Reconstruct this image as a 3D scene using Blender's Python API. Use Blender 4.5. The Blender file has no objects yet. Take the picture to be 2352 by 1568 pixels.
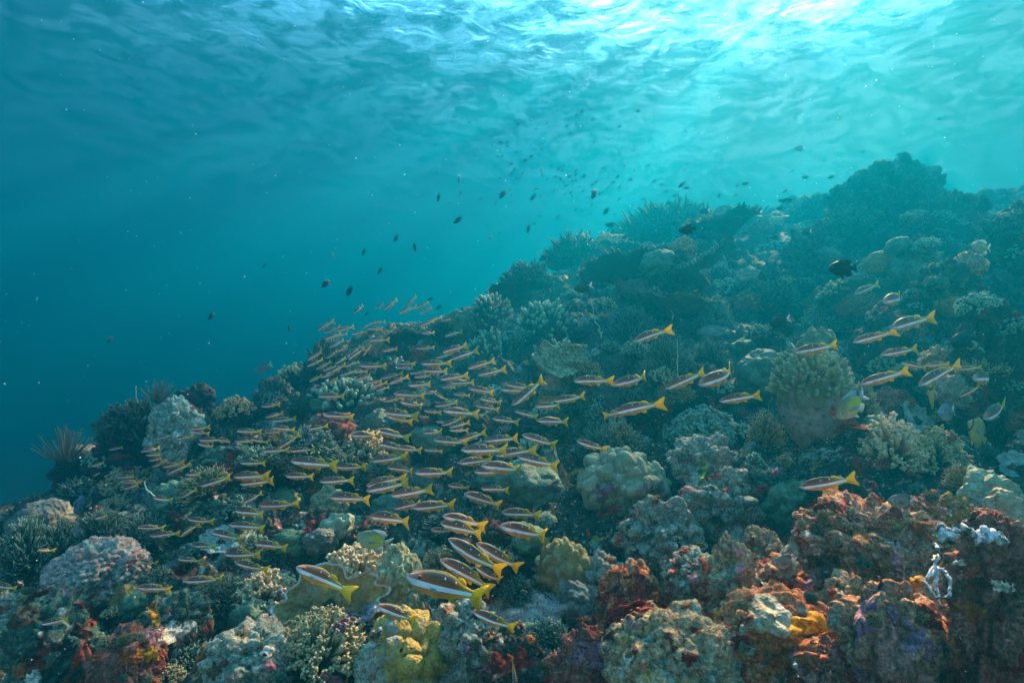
import bpy, bmesh, math, random
import numpy as np
from mathutils import Vector, Matrix
R = math.radians
random.seed(7)
rng = np.random.default_rng(11)
SC = bpy.context.scene
COL = SC.collection

# ------------------------------------------------------------------ camera, sky, sun, exposure
W, H, F = 1024.0, 682.0, 512.0
cam_d = bpy.data.cameras.new("camera")
cam_d.sensor_width = 36.0
cam_d.lens = 18.0
cam_d.clip_start = 0.02
cam_d.clip_end = 500.0
cam = bpy.data.objects.new("camera", cam_d)
COL.objects.link(cam)
cam.location = (0, 0, 0)
cam.rotation_euler = (R(90), 0, 0)
SC.camera = cam

SUN_EL = R(34.5)
SUN_AZ = R(31.0)          # from +Y towards +X
world = bpy.data.worlds.new("World")
SC.world = world
world.use_nodes = True
wn = world.node_tree
sky = wn.nodes.new("ShaderNodeTexSky")
sky.sky_type = 'NISHITA'
sky.sun_disc = False
sky.sun_elevation = SUN_EL
sky.sun_rotation = SUN_AZ
wn.nodes["Background"].inputs["Strength"].default_value = 0.10
tint = wn.nodes.new("ShaderNodeMix")
tint.data_type = 'RGBA'
tint.blend_type = 'MULTIPLY'
tint.inputs[0].default_value = 1.0
tint.inputs[7].default_value = (0.40, 0.88, 0.96, 1)     # a deep blue tropical sky
wn.links.new(sky.outputs[0], tint.inputs[6])
wn.links.new(tint.outputs[2], wn.nodes["Background"].inputs["Color"])

sun_d = bpy.data.lights.new("sun", 'SUN')
sun_d.energy = 5.0
sun_d.angle = R(0.5)
sun_d.color = (1.0, 0.70, 0.42)
sun = bpy.data.objects.new("sun", sun_d)
COL.objects.link(sun)
sun_dir = Vector((math.sin(SUN_AZ) * math.cos(SUN_EL), math.cos(SUN_AZ) * math.cos(SUN_EL), math.sin(SUN_EL)))
sun.rotation_euler = (-sun_dir).to_track_quat('-Z', 'Y').to_euler()

SC.view_settings.view_transform = 'Standard'
SC.view_settings.look = 'None'
SC.view_settings.gamma = 1.0
SC.view_settings.exposure = 4.3
SC.render.engine = 'CYCLES'
cy = SC.cycles
cy.use_denoising = True
try:
    cy.denoiser = 'OPENIMAGEDENOISE'
    cy.denoising_input_passes = 'RGB_ALBEDO_NORMAL'
except Exception:
    pass
cy.max_bounces = 6
cy.diffuse_bounces = 3
cy.glossy_bounces = 2
cy.transmission_bounces = 3
cy.volume_bounces = 2
cy.transparent_max_bounces = 12
cy.sample_clamp_indirect = 8.0
cy.use_adaptive_sampling = True
cy.adaptive_threshold = 0.015

HAZE_DENSITY = 0.098
HAZE_COLOR = (0.0005, 0.134, 0.210)
HAZE_ABSORB = (0.045, 0.0, 0.0)
HAZE_ANISO = 0.45
SURF_H = 4.6

def px(u, v, d):
    """the point at depth d metres that the camera sees at pixel (u, v) of the 1024 x 682 frame"""
    return Vector(((u - 512.0) / F * d, d, (341.0 - v) / F * d))

def q(u, v, d):
    """same, for pixels read from the 2352 x 1568 view of the photograph"""
    return px(u * 1024 / 2352, v * 1024 / 2352, d)
# ------------------------------------------------------------------ numpy noise
_perm = rng.permutation(512).astype(np.int64)
_perm = np.concatenate([_perm, _perm])
_grad = rng.normal(size=(512, 3))
_grad /= np.linalg.norm(_grad, axis=1)[:, None]

def pnoise(p):
    """3-D gradient noise, about -1..1, for an (n, 3) array"""
    i = np.floor(p).astype(np.int64)
    f = p - i
    w = f * f * f * (f * (f * 6 - 15) + 10)
    i &= 255
    out = np.zeros(len(p))
    for dx in (0, 1):
        wx = w[:, 0] if dx else 1 - w[:, 0]
        a = _perm[(i[:, 0] + dx) & 255]
        for dy in (0, 1):
            wy = w[:, 1] if dy else 1 - w[:, 1]
            b = _perm[(a + i[:, 1] + dy) & 511]
            for dz in (0, 1):
                wz = w[:, 2] if dz else 1 - w[:, 2]
                g = _grad[_perm[(b + i[:, 2] + dz) & 511]]
                d = g[:, 0] * (f[:, 0] - dx) + g[:, 1] * (f[:, 1] - dy) + g[:, 2] * (f[:, 2] - dz)
                out += wx * wy * wz * d
    return out * 1.5

def fbm(p, oct=4, gain=0.5, lac=2.03):
    s, a, q_ = 0.0, 1.0, p.copy()
    for _ in range(oct):
        s = s + a * pnoise(q_)
        a *= gain
        q_ = q_ * lac + 17.3
    return s

def billow(p, oct=3, gain=0.5):
    s, a, q_ = 0.0, 1.0, p.copy()
    for _ in range(oct):
        s = s + a * (np.abs(pnoise(q_)) * 2 - 0.6)
        a *= gain
        q_ = q_ * 2.1 + 9.7
    return s

_wj = rng.random((512, 3))
def worley(p):
    """distance to the nearest cell point, and the difference to the second"""
    i = np.floor(p).astype(np.int64)
    f = p - i
    d1 = np.full(len(p), 9.0); d2 = np.full(len(p), 9.0)
    for dx in (-1, 0, 1):
        for dy in (-1, 0, 1):
            for dz in (-1, 0, 1):
                h = _perm[(_perm[(_perm[(i[:, 0] + dx) & 255] + i[:, 1] + dy) & 511] + i[:, 2] + dz) & 511]
                c = _wj[h]
                d = np.sqrt((dx + c[:, 0] - f[:, 0]) ** 2 + (dy + c[:, 1] - f[:, 1]) ** 2 + (dz + c[:, 2] - f[:, 2]) ** 2)
                d2 = np.where(d < d1, d1, np.minimum(d2, d))
                d1 = np.minimum(d1, d)
    return d1, d2 - d1

# ------------------------------------------------------------------ objects
def set_props(o, label=None, cat=None, group=None, kind=None):
    if label: o["label"] = label
    if cat: o["category"] = cat
    if group: o["group"] = group
    if kind: o["kind"] = kind
    return o

def mesh_np(name, verts, faces, mats=(), smooth=True):
    me = bpy.data.meshes.new(name)
    verts = np.asarray(verts, dtype=np.float32)
    me.vertices.add(len(verts))
    me.vertices.foreach_set("co", verts.ravel())
    if isinstance(faces, np.ndarray):
        k = faces.shape[1]
        n = len(faces)
        me.loops.add(n * k)
        me.loops.foreach_set("vertex_index", faces.astype(np.int32).ravel())
        me.polygons.add(n)
        me.polygons.foreach_set("loop_start", np.arange(0, n * k, k, dtype=np.int32))
        me.polygons.foreach_set("loop_total", np.full(n, k, dtype=np.int32))
    else:
        ls = np.array([len(f) for f in faces], dtype=np.int32)
        me.loops.add(int(ls.sum()))
        me.loops.foreach_set("vertex_index", np.concatenate([np.asarray(f, dtype=np.int32) for f in faces]))
        me.polygons.add(len(faces))
        me.polygons.foreach_set("loop_start", np.concatenate([[0], np.cumsum(ls)[:-1]]).astype(np.int32))
        me.polygons.foreach_set("loop_total", ls)
    me.polygons.foreach_set("use_smooth", np.full(len(me.polygons), smooth))
    me.update(calc_edges=True)
    me.validate()
    for m in mats:
        me.materials.append(m)
    return me

def obj(name, me, parent=None, loc=None):
    o = bpy.data.objects.new(name, me)
    COL.objects.link(o)
    if parent is not None:
        o.parent = parent
    if loc is not None:
        o.location = loc
    return o

def empty(name, loc):
    o = bpy.data.objects.new(name, None)
    o.empty_display_size = 0.05
    COL.objects.link(o)
    o.location = loc
    return o

class Geo:
    """collects tubes and blobs into one mesh"""
    def __init__(self):
        self.v, self.f, self.n = [], [], 0
    def add(self, v, f):
        self.v.append(np.asarray(v, dtype=float))
        self.f.extend([tuple(int(a) + self.n for a in t) for t in f])
        self.n += len(v)
    def tube(self, pts, rad, seg=6, cap=True):
        pts = np.asarray(pts, dtype=float)
        n = len(pts)
        t = np.gradient(pts, axis=0)
        t /= (np.linalg.norm(t, axis=1)[:, None] + 1e-9)
        ref = np.array([0.3, 0.9, 0.1]) if abs(t[0][2]) > 0.8 else np.array([0.05, 0.1, 1.0])
        V = []
        a = np.linspace(0, 2 * np.pi, seg, endpoint=False)
        for k in range(n):
            x = np.cross(t[k], ref); x /= np.linalg.norm(x) + 1e-9
            y = np.cross(t[k], x)
            V.append(pts[k] + rad[k] * (np.cos(a)[:, None] * x + np.sin(a)[:, None] * y))
        V = np.concatenate(V)
        Fc = []
        for k in range(n - 1):
            for s in range(seg):
                s2 = (s + 1) % seg
                Fc.append((k * seg + s, k * seg + s2, (k + 1) * seg + s2, (k + 1) * seg + s))
        if cap:
            V = np.concatenate([V, [pts[-1] + t[-1] * rad[-1] * 0.8]])
            for s in range(seg):
                Fc.append(((n - 1) * seg + s, (n - 1) * seg + (s + 1) % seg, n * seg))
        self.add(V, Fc)
    def mesh(self, name, mats=(), smooth=True):
        return mesh_np(name, np.concatenate(self.v), self.f, mats, smooth)

_ico_cache = {}
def ico(sub):
    if sub not in _ico_cache:
        bm = bmesh.new()
        bmesh.ops.create_icosphere(bm, subdivisions=sub, radius=1.0)
        v = np.array([x.co[:] for x in bm.verts]); f = np.array([[x.index for x in p.verts] for p in bm.faces])
        bm.free()
        _ico_cache[sub] = (v, f)
    v, f = _ico_cache[sub]
    return v.copy(), f

# ------------------------------------------------------------------ materials
class NT:
    def __init__(self, name):
        self.m = bpy.data.materials.new(name)
        self.m.use_nodes = True
        self.t = self.m.node_tree
        self.b = self.t.nodes["Principled BSDF"]
    def n(self, typ, **kw):
        x = self.t.nodes.new(typ)
        for k, v in kw.items():
            if k in x.inputs.keys() if isinstance(k, str) else False:
                x.inputs[k].default_value = v
            else:
                setattr(x, k, v)
        return x
    def l(self, a, b):
        self.t.links.new(a, b)
    def coord(self, which="Object", scale=1.0, offset=None):
        c = self.n("ShaderNodeTexCoord").outputs[which]
        mp = self.n("ShaderNodeMapping")
        mp.inputs["Scale"].default_value = (scale,) * 3 if not hasattr(scale, "__len__") else scale
        if offset: mp.inputs["Location"].default_value = offset
        self.l(c, mp.inputs[0])
        return mp.outputs[0]
    def noise(self, co, scale, detail=5, rough=0.6, dist=0.0):
        x = self.n("ShaderNodeTexNoise")
        x.inputs["Scale"].default_value = scale
        x.inputs["Detail"].default_value = detail
        x.inputs["Roughness"].default_value = rough
        x.inputs["Distortion"].default_value = dist
        self.l(co, x.inputs["Vector"])
        return x.outputs[0]
    def voro(self, co, scale, feature='F1', out="Distance", rand=1.0):
        x = self.n("ShaderNodeTexVoronoi")
        x.feature = feature
        x.inputs["Scale"].default_value = scale
        x.inputs["Randomness"].default_value = rand
        self.l(co, x.inputs["Vector"])
        return x.outputs[out]
    def ramp(self, fac, stops, interp='LINEAR'):
        x = self.n("ShaderNodeValToRGB")
        r = x.color_ramp
        r.interpolation = interp
        while len(r.elements) < len(stops):
            r.elements.new(0.5)
        for e, (p, c) in zip(r.elements, stops):
            e.position = p
            e.color = (c, c, c, 1) if not hasattr(c, "__len__") else (*c[:3], 1)
        self.l(fac, x.inputs[0])
        return x.outputs[0]
    def mix(self, fac, a, b, mode='MIX'):
        x = self.n("ShaderNodeMix", data_type='RGBA', blend_type=mode)
        for s, v in ((0, fac), (6, a), (7, b)):
            if hasattr(v, "is_linked") or isinstance(v, bpy.types.NodeSocket):
                self.l(v, x.inputs[s])
            elif s == 0:
                x.inputs[0].default_value = v
            else:
                x.inputs[s].default_value = (*v[:3], 1)
        return x.outputs[2]
    def math(self, op, a, b=0.0, clamp=False):
        x = self.n("ShaderNodeMath", operation=op, use_clamp=clamp)
        for s, v in ((0, a), (1, b)):
            if isinstance(v, bpy.types.NodeSocket):
                self.l(v, x.inputs[s])
            else:
                x.inputs[s].default_value = v
        return x.outputs[0]
    def bump(self, h, dist, strength=1.0):
        x = self.n("ShaderNodeBump")
        x.inputs["Distance"].default_value = dist
        x.inputs["Strength"].default_value = strength
        self.l(h, x.inputs["Height"])
        self.l(x.outputs[0], self.b.inputs["Normal"])
        return x.outputs[0]
    def col(self, c):
        if isinstance(c, bpy.types.NodeSocket):
            self.l(c, self.b.inputs["Base Color"])
        else:
            self.b.inputs["Base Color"].default_value = (*c, 1)
    def rough(self, r, spec=0.2):
        self.b.inputs["Roughness"].default_value = r
        self.b.inputs["Specular IOR Level"].default_value = spec
# ------------------------------------------------------------------ water surface seen from below
def water_material():
    t = NT("water_surface_material")
    nt = t.t
    nt.nodes.remove(t.b)
    co = t.coord("Object", 1.0)
    big = t.noise(co, 0.50, 2, 0.5, 0.3)
    mid = t.noise(co, 2.2, 3, 0.55, 1.0)
    hsum = t.math('ADD', t.math('MULTIPLY', big, 1.5), t.math('MULTIPLY', mid, 0.32))
    bp = t.n("ShaderNodeBump")
    bp.inputs["Distance"].default_value = 0.052
    bp.inputs["Strength"].default_value = 1.0
    t.l(hsum, bp.inputs["Height"])
    geo = t.n("ShaderNodeNewGeometry")
    dot = t.n("ShaderNodeVectorMath", operation='DOT_PRODUCT')
    t.l(bp.outputs[0], dot.inputs[0])
    t.l(geo.outputs["Incoming"], dot.inputs[1])
    d = t.math('ABSOLUTE', dot.outputs["Value"])
    # Snell's window: steep rays leave the water, flat rays are reflected back down
    fac = t.ramp(d, [(0.12, 0.0), (0.43, 0.035), (0.53, 0.16), (0.63, 0.88), (0.80, 1.0)])
    tr = t.n("ShaderNodeBsdfTransparent")
    # wave-focused light painted into the transmission colour: bright cells, dimmer gaps
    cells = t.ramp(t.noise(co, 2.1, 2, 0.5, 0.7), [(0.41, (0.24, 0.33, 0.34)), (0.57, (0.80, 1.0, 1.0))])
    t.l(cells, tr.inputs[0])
    gl = t.n("ShaderNodeBsdfGlossy")
    gl.inputs["Color"].default_value = (0.35, 0.85, 0.95, 1)
    gl.inputs["Roughness"].default_value = 0.25
    t.l(bp.outputs[0], gl.inputs["Normal"])
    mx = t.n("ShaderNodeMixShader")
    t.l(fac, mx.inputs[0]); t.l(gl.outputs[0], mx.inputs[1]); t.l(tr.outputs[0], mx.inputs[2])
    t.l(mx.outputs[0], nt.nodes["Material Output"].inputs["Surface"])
    return t.m

def build_water():
    xs = np.linspace(-150, 150, 300); ys = np.linspace(-14, 180, 260)
    X, Y = np.meshgrid(xs, ys)
    p = np.stack([X.ravel(), Y.ravel(), np.zeros(X.size)], 1)
    z = SURF_H + 0.05 * fbm(p * 0.35, 3)
    v = np.stack([p[:, 0], p[:, 1], z], 1)
    nx, ny = len(xs), len(ys)
    i = np.arange(nx * ny).reshape(ny, nx)
    f = np.stack([i[:-1, :-1], i[:-1, 1:], i[1:, 1:], i[1:, :-1]], -1).reshape(-1, 4)
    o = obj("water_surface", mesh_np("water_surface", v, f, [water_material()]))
    set_props(o, "rippled underside of the sea surface", "water", kind="structure")
    return o
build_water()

# ------------------------------------------------------------------ sea bed: a slope rising to the right and away
CP = [  # (u, v in the 2352 view, depth)
    (0, 1700, 1.35), (600, 1700, 1.2), (1176, 1700, 1.2), (1700, 1700, 1.0), (2352, 1700, 0.85),
    (-300, 1560, 1.7), (0, 1568, 1.6), (600, 1568, 1.38), (1176, 1568, 1.38), (1700, 1568, 1.15), (2352, 1568, 1.0), (2700, 1568, 0.95),
    (-300, 1380, 2.3), (0, 1400, 2.0), (400, 1400, 1.9), (800, 1420, 1.75), (1180, 1430, 1.8), (1500, 1400, 1.5), (1900, 1400, 1.35), (2300, 1380, 1.25), (2700, 1380, 1.15),
    (-300, 1330, 3.0), (0, 1275, 2.7), (400, 1240, 2.6), (800, 1220, 2.5), (1200, 1240, 2.4), (1500, 1220, 2.1), (1900, 1200, 1.9), (2300, 1200, 1.6), (2700, 1200, 1.5),
    (-100, 1270, 3.5), (200, 1160, 3.6), (450, 1050, 3.6), (800, 1030, 3.4), (1100, 1020, 3.3), (1500, 1010, 2.9), (1900, 1000, 2.6), (2300, 1000, 2.1), (2750, 980, 1.9),
    (420, 960, 4.5), (650, 920, 4.9), (850, 850, 5.0), (1100, 850, 4.5), (1500, 850, 3.8), (1900, 850, 3.4), (2300, 850, 2.8), (2800, 820, 2.5),
    (800, 810, 6.0), (1100, 720, 6.2), (1500, 720, 5.2), (1900, 710, 4.7), (2300, 700, 3.8), (2800, 680, 3.4),
    (1150, 670, 7.2), (1400, 600, 8.2), (1650, 560, 8.0), (1950, 570, 7.0), (2300, 560, 5.5), (2800, 520, 5.0),
    (1560, 500, 11.0), (1900, 480, 10.0), (2300, 470, 8.0), (2800, 440, 7.5),
]
CPW = [tuple(q(*c)) for c in CP] + [
    (-5.2, 4.0, -2.6), (-5.0, 5.5, -2.8), (-6.5, 3.0, -3.0), (-3.8, 6.0, -2.4), (-2.6, 7.5, -2.6), (-1.2, 9.0, -2.2), (-7, 8, -5.0), (-4, 11, -5.0), (-10, 5, -5.5),
    (0.2, 11.5, -1.6), (1.8, 14, 0.0), (-1, 16, -5.0), (5, 17, 1.2), (9, 16, 2.0), (12, 12, 2.2), (10, 8, 2.0), (7, 4, 1.0), (5, 2, 0.2), (3.2, 1.0, -0.3),
    (8, 26, 0), (0, 26, -6), (-12, 18, -8), (16, 22, 2), (20, 14, 3), (-16, 8, -8), (14, 5, 2), (-5, 1.2, -1.6), (-9, 1, -3.2), (-2.5, 0.6, -1.15), (0, 0.5, -1.0), (2, 0.5, -0.75), (5, 0.2, -0.2), (10, 0, 0.8),
]
CPW = np.array(CPW)
def _tps(r):
    return np.where(r > 1e-9, r * r * np.log(r + 1e-9), 0.0)
def _fit():
    n = len(CPW)
    d = np.linalg.norm(CPW[:, None, :2] - CPW[None, :, :2], axis=2)
    K = _tps(d) + np.eye(n) * 0.02
    P = np.concatenate([np.ones((n, 1)), CPW[:, :2]], 1)
    A = np.block([[K, P], [P.T, np.zeros((3, 3))]])
    return np.linalg.solve(A, np.concatenate([CPW[:, 2], np.zeros(3)]))
_w = _fit()
def ground_z(x, y):
    x = np.atleast_1d(np.asarray(x, float)); y = np.atleast_1d(np.asarray(y, float))
    z = _w[-3] + _w[-2] * x + _w[-1] * y
    for k in range(len(CPW)):
        z = z + _w[k] * _tps(np.hypot(x - CPW[k, 0], y - CPW[k, 1]))
    return z

GR = {}
def build_ground():
    nr, na = 780, 900
    r = np.concatenate([np.exp(np.linspace(math.log(0.62), math.log(14.0), nr - 60)), np.exp(np.linspace(math.log(14.0), math.log(175.0), 61))[1:]])
    a = np.linspace(R(-80), R(80), na)
    A, RR = np.meshgrid(a, r)
    x = (np.sin(A) * RR).ravel(); y = (np.cos(A) * RR).ravel()
    z = np.clip(ground_z(x, y), -9.0, 2.6)
    p = np.stack([x, y, z], 1)
    # broken ground: lumps of several sizes pushed up and sideways, with pits and a nodular crust
    rr = RR.ravel()
    damp = np.clip(rr / 3.0, 0.5, 1.5)
    wp = p + 0.28 * np.stack([fbm(p * 1.7 + 5, 3), fbm(p * 1.7 + 25, 3), fbm(p * 1.7 + 45, 3)], 1)
    w1, e1 = worley(wp * 1.3 + 3.1)
    lump = (0.35 - w1 * w1 * 1.1) * 0.30 * damp + fbm(p * 0.8 + 31, 3) * 0.16 * damp
    w2, e2 = worley(wp * 4.1 + 8.0)
    lump2 = (0.35 - w2 * w2 * 1.1) * 0.14 * np.clip(damp, 0, 1)
    w3, e3 = worley(p * 13.0 + 2.0 + 0.2 * fbm(p * 9, 2)[:, None])
    lump3 = (0.35 - w3 * w3) * 0.04
    pit = -0.16 * np.clip(fbm(p * 3.3 + 91, 3) - 0.42, 0, 1)
    f1 = billow(p * 2.3 + 40, 3) * 0.05
    f2 = fbm(p * 17.0, 4, 0.62) * 0.024
    f3 = billow(p * 41.0, 3, 0.6) * 0.009
    sx = fbm(p * 4.1 + 77, 3) * 0.07 + fbm(p * 19 + 5, 3) * 0.016
    sy = fbm(p * 4.1 + 177, 3) * 0.07 + fbm(p * 19 + 55, 3) * 0.016
    v = np.stack([x + sx * np.clip(damp, 0, 1), y + sy * np.clip(damp, 0, 1), z + lump + lump2 + lump3 + pit + f1 + f2 + f3], 1)
    i = np.arange(nr * na).reshape(nr, na)
    f = np.stack([i[:-1, :-1], i[:-1, 1:], i[1:, 1:], i[1:, :-1]], -1).reshape(-1, 4)
    me = mesh_np("reef_slope", v, f, [MAT_ROCK_GROUND])
    o = obj("reef_slope", me)
    set_props(o, "rugged reef slope of rubble and encrusted rock", "reef", kind="structure")
    GR["v"] = v
    # depth buffer of the slope, so that things can be set on it or in front of it
    buf = np.full((171, 256), 60.0)
    m = v[:, 1] > 0.3
    uu = (v[m, 0] / v[m, 1] * F + 512) / 4; vv = (341 - v[m, 2] / v[m, 1] * F) / 4
    ok = (uu >= 0) & (uu < 256) & (vv >= 0) & (vv < 171)
    np.minimum.at(buf, (vv[ok].astype(int), uu[ok].astype(int)), v[m, 1][ok])
    GR["buf"] = buf
    return o

def depth_at(u, v):
    """depth of the slope at a pixel of the 1024 frame (60 = open water)"""
    r_, c_ = int(min(max(v / 4, 0), 170)), int(min(max(u / 4, 0), 255))
    b = GR["buf"][max(r_ - 1, 0):r_ + 2, max(c_ - 1, 0):c_ + 2]
    return float(np.median(b))
# ------------------------------------------------------------------ reef materials
def rand_coord(t, scale=1.0):
    """object coordinates, shifted for every copy so that no two look alike"""
    c = t.n("ShaderNodeTexCoord").outputs["Object"]
    oi = t.n("ShaderNodeObjectInfo")
    sh = t.n("ShaderNodeVectorMath", operation='SCALE')
    sh.inputs[0].default_value = (37.0, 11.0, 53.0)
    t.l(oi.outputs["Random"], sh.inputs["Scale"])
    ad = t.n("ShaderNodeVectorMath", operation='ADD')
    t.l(c, ad.inputs[0]); t.l(sh.outputs[0], ad.inputs[1])
    mp = t.n("ShaderNodeVectorMath", operation='SCALE')
    mp.inputs["Scale"].default_value = scale
    t.l(ad.outputs[0], mp.inputs[0])
    return mp.outputs[0], oi.outputs["Random"]

def crust_mat(name, base, patches, specks=(), bump=0.012, fine=70.0, rough=0.9, scale=1.0, vary=0.0):
    """encrusted rock: a noisy base ramp, sharp-edged patches of growth, and small specks"""
    t = NT(name)
    co, rnd = rand_coord(t, scale)
    n1 = t.noise(co, 6.0, 8, 0.72, 0.6)
    n2 = t.noise(co, 26.0, 6, 0.7, 0.3)
    nm = t.math('ADD', t.math('MULTIPLY', n1, 0.55), t.math('MULTIPLY', n2, 0.45))
    k = len(base)
    c = t.ramp(nm, [(0.30 + 0.40 * i / max(k - 1, 1), b) for i, b in enumerate(base)])
    for j, (pc, sc, th, soft) in enumerate(patches):
        o = t.n("ShaderNodeVectorMath", operation='ADD')
        t.l(co, o.inputs[0]); o.inputs[1].default_value = (13.7 * (j + 1), 5.1 * j, 7.7 * j)
        pn = t.noise(o.outputs[0], sc, 7, 0.66, 1.1)
        f = t.ramp(pn, [(th, 0.0), (th + soft, 1.0)])
        sh = t.ramp(n2, [(0.3, [x * 0.6 for x in pc]), (0.7, [min(1, x * 1.35) for x in pc])])
        c = t.mix(f, c, sh)
    hf = t.noise(co, fine, 5, 0.75)
    c = t.mix(1.0, c, t.ramp(hf, [(0.30, 0.18), (0.5, 0.95), (0.70, 2.1)]), 'MULTIPLY')
    for (sc_, size, colr) in specks:
        v = t.voro(co, sc_, 'F1')
        f = t.ramp(v, [(size, 1.0), (size + 0.05, 0.0)])
        msk = t.ramp(t.noise(co, 9.0, 3), [(0.48, 0.0), (0.56, 1.0)])
        c = t.mix(t.math('MULTIPLY', f, msk), c, colr)
    if vary:
        hs = t.n("ShaderNodeHueSaturation")
        t.l(c, hs.inputs["Color"])
        t.l(t.math('ADD', t.math('MULTIPLY', rnd, vary), 1.0 - vary / 2), hs.inputs["Value"])
        t.l(t.math('ADD', t.math('MULTIPLY', rnd, 0.10 * vary), 0.5 - 0.05 * vary), hs.inputs["Hue"])
        c = hs.outputs[0]
    t.col(c)
    t.rough(rough, 0.12)
    h = t.math('ADD', t.math('MULTIPLY', n2, 1.0), t.math('MULTIPLY', hf, 0.55))
    t.bump(h, bump, 1.0)
    return t.m

def polyp_mat(name, dark, light, cell=90.0, bump=0.003, blot=None, vary=0.25, tip=None, pale=None):
    """living coral skin: two tones, polyp cells, a few scars"""
    t = NT(name)
    co, rnd = rand_coord(t)
    n1 = t.noise(co, 9.0, 6, 0.65, 0.4)
    c = t.ramp(n1, [(0.32, dark), (0.68, light)])
    v = t.voro(co, cell, 'F1')
    c = t.mix(1.0, c, t.ramp(v, [(0.05, 0.55), (0.35, 1.0), (0.8, 1.3)]), 'MULTIPLY')
    if blot:
        f = t.ramp(t.noise(co, 7.0, 7, 0.7, 1.0), [(0.57, 0.0), (0.63, 1.0)])
        c = t.mix(f, c, blot)
    if pale:
        f = t.ramp(t.voro(co, 16.0), [(0.10, 1.0), (0.17, 0.0)])
        c = t.mix(f, c, pale)
    if tip:
        at = t.n("ShaderNodeAttribute", attribute_name="tip")
        c = t.mix(t.ramp(at.outputs["Fac"], [(0.45, 0.0), (1.0, 1.0)]), c, tip)
    if vary:
        hs = t.n("ShaderNodeHueSaturation")
        t.l(c, hs.inputs["Color"])
        t.l(t.math('ADD', t.math('MULTIPLY', rnd, vary), 1.0 - vary / 2), hs.inputs["Value"])
        c = hs.outputs[0]
    t.col(c)
    t.rough(0.75, 0.25)
    h = t.math('ADD', t.math('MULTIPLY', v, 1.0), t.math('MULTIPLY', t.noise(co, cell * 0.6, 4, 0.7), 0.8))
    t.bump(h, bump, 1.0)
    return t.m

BROWN, TAN, MAROON = (0.11, 0.060, 0.030), (0.34, 0.23, 0.13), (0.24, 0.026, 0.018)
TURF, OCHRE, PINK, PALE = (0.24, 0.31, 0.22), (0.44, 0.23, 0.035), (0.50, 0.22, 0.17), (0.50, 0.47, 0.36)
PURPLE, ORANGE, DARK = (0.20, 0.14, 0.27), (0.55, 0.11, 0.04), (0.035, 0.030, 0.026)

MAT_ROCK_GROUND = crust_mat("reef_rock_material", [(0.010, 0.012, 0.010), (0.035, 0.036, 0.022), (0.069, 0.079, 0.051), (0.134, 0.173, 0.116)],
    [(TURF, 3.1, 0.55, 0.05), (MAROON, 4.3, 0.60, 0.04), (OCHRE, 3.7, 0.61, 0.05), (PINK, 6.1, 0.63, 0.03), (PURPLE, 2.7, 0.67, 0.02), (PALE, 8.0, 0.65, 0.03)],
    [(60.0, 0.10, (0.273, 0.374, 0.272))], bump=0.020, fine=60.0)
M = {}
M['rock_tan'] = crust_mat("tan_crusted_rock_material", [BROWN, (0.378, 0.224, 0.106), (0.621, 0.409, 0.212), (0.756, 0.594, 0.347)],
    [(MAROON, 5.0, 0.56, 0.05), (TURF, 4.0, 0.56, 0.05), (PINK, 7.0, 0.60, 0.04), (OCHRE, 4.6, 0.58, 0.06)], [(55.0, 0.11, (0.6, 0.52, 0.3))], scale=1.8, bump=0.016)
M['rock_red'] = crust_mat("red_crusted_rock_material", [(0.170, 0.031, 0.020), (0.437, 0.086, 0.036), (0.583, 0.245, 0.088), (0.559, 0.461, 0.262)],
    [(MAROON, 4.0, 0.50, 0.05), (OCHRE, 4.4, 0.58, 0.06), (PINK, 6.5, 0.62, 0.03), (TURF, 4.0, 0.60, 0.05)], [(70.0, 0.13, (0.5, 0.5, 0.05)), (22.0, 0.06, (0.6, 0.6, 0.5))], scale=1.8, bump=0.012)
M['rock_teal'] = crust_mat("turf_covered_rock_material", [(0.012, 0.022, 0.015), (0.040, 0.072, 0.051), (0.089, 0.173, 0.119), (0.159, 0.288, 0.204)],
    [(BROWN, 4.0, 0.55, 0.05), (MAROON, 5.0, 0.61, 0.04), (PALE, 6.0, 0.60, 0.04), (PURPLE, 3.0, 0.66, 0.03)], [(50.0, 0.10, (0.298, 0.432, 0.340))], bump=0.018)
M['rock_pink'] = crust_mat("pink_crusted_rock_material", [(0.084, 0.034, 0.021), (0.309, 0.131, 0.062), (0.546, 0.308, 0.164), (0.665, 0.524, 0.338)],
    [(MAROON, 3.5, 0.54, 0.05), (PINK, 4.2, 0.57, 0.05), (TURF, 5.0, 0.61, 0.05), (OCHRE, 3.0, 0.56, 0.06), (DARK, 3.2, 0.62, 0.05)], [(60.0, 0.12, (0.616, 0.589, 0.475))], scale=1.8, bump=0.016)
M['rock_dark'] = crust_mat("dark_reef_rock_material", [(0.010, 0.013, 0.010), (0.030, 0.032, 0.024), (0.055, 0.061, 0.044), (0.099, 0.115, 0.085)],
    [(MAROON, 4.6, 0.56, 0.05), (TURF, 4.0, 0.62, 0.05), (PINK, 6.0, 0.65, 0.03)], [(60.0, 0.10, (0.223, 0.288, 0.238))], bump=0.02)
M['rock_pale'] = crust_mat("pale_turf_rock_material", [(0.117, 0.104, 0.067), (0.286, 0.268, 0.179), (0.468, 0.451, 0.314), (0.624, 0.561, 0.414)],
    [(BROWN, 4.6, 0.59, 0.05), (TURF, 4.0, 0.54, 0.06), (PINK, 5.5, 0.62, 0.04), (PURPLE, 3.4, 0.68, 0.02)], [(45.0, 0.10, (0.65, 0.62, 0.55))], scale=1.8, bump=0.018)
M['porites'] = polyp_mat("olive_tan_coral_material", (0.151, 0.167, 0.080), (0.275, 0.317, 0.192), 120.0, 0.003, None, 0.3, pale=(0.361, 0.440, 0.320))
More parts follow.
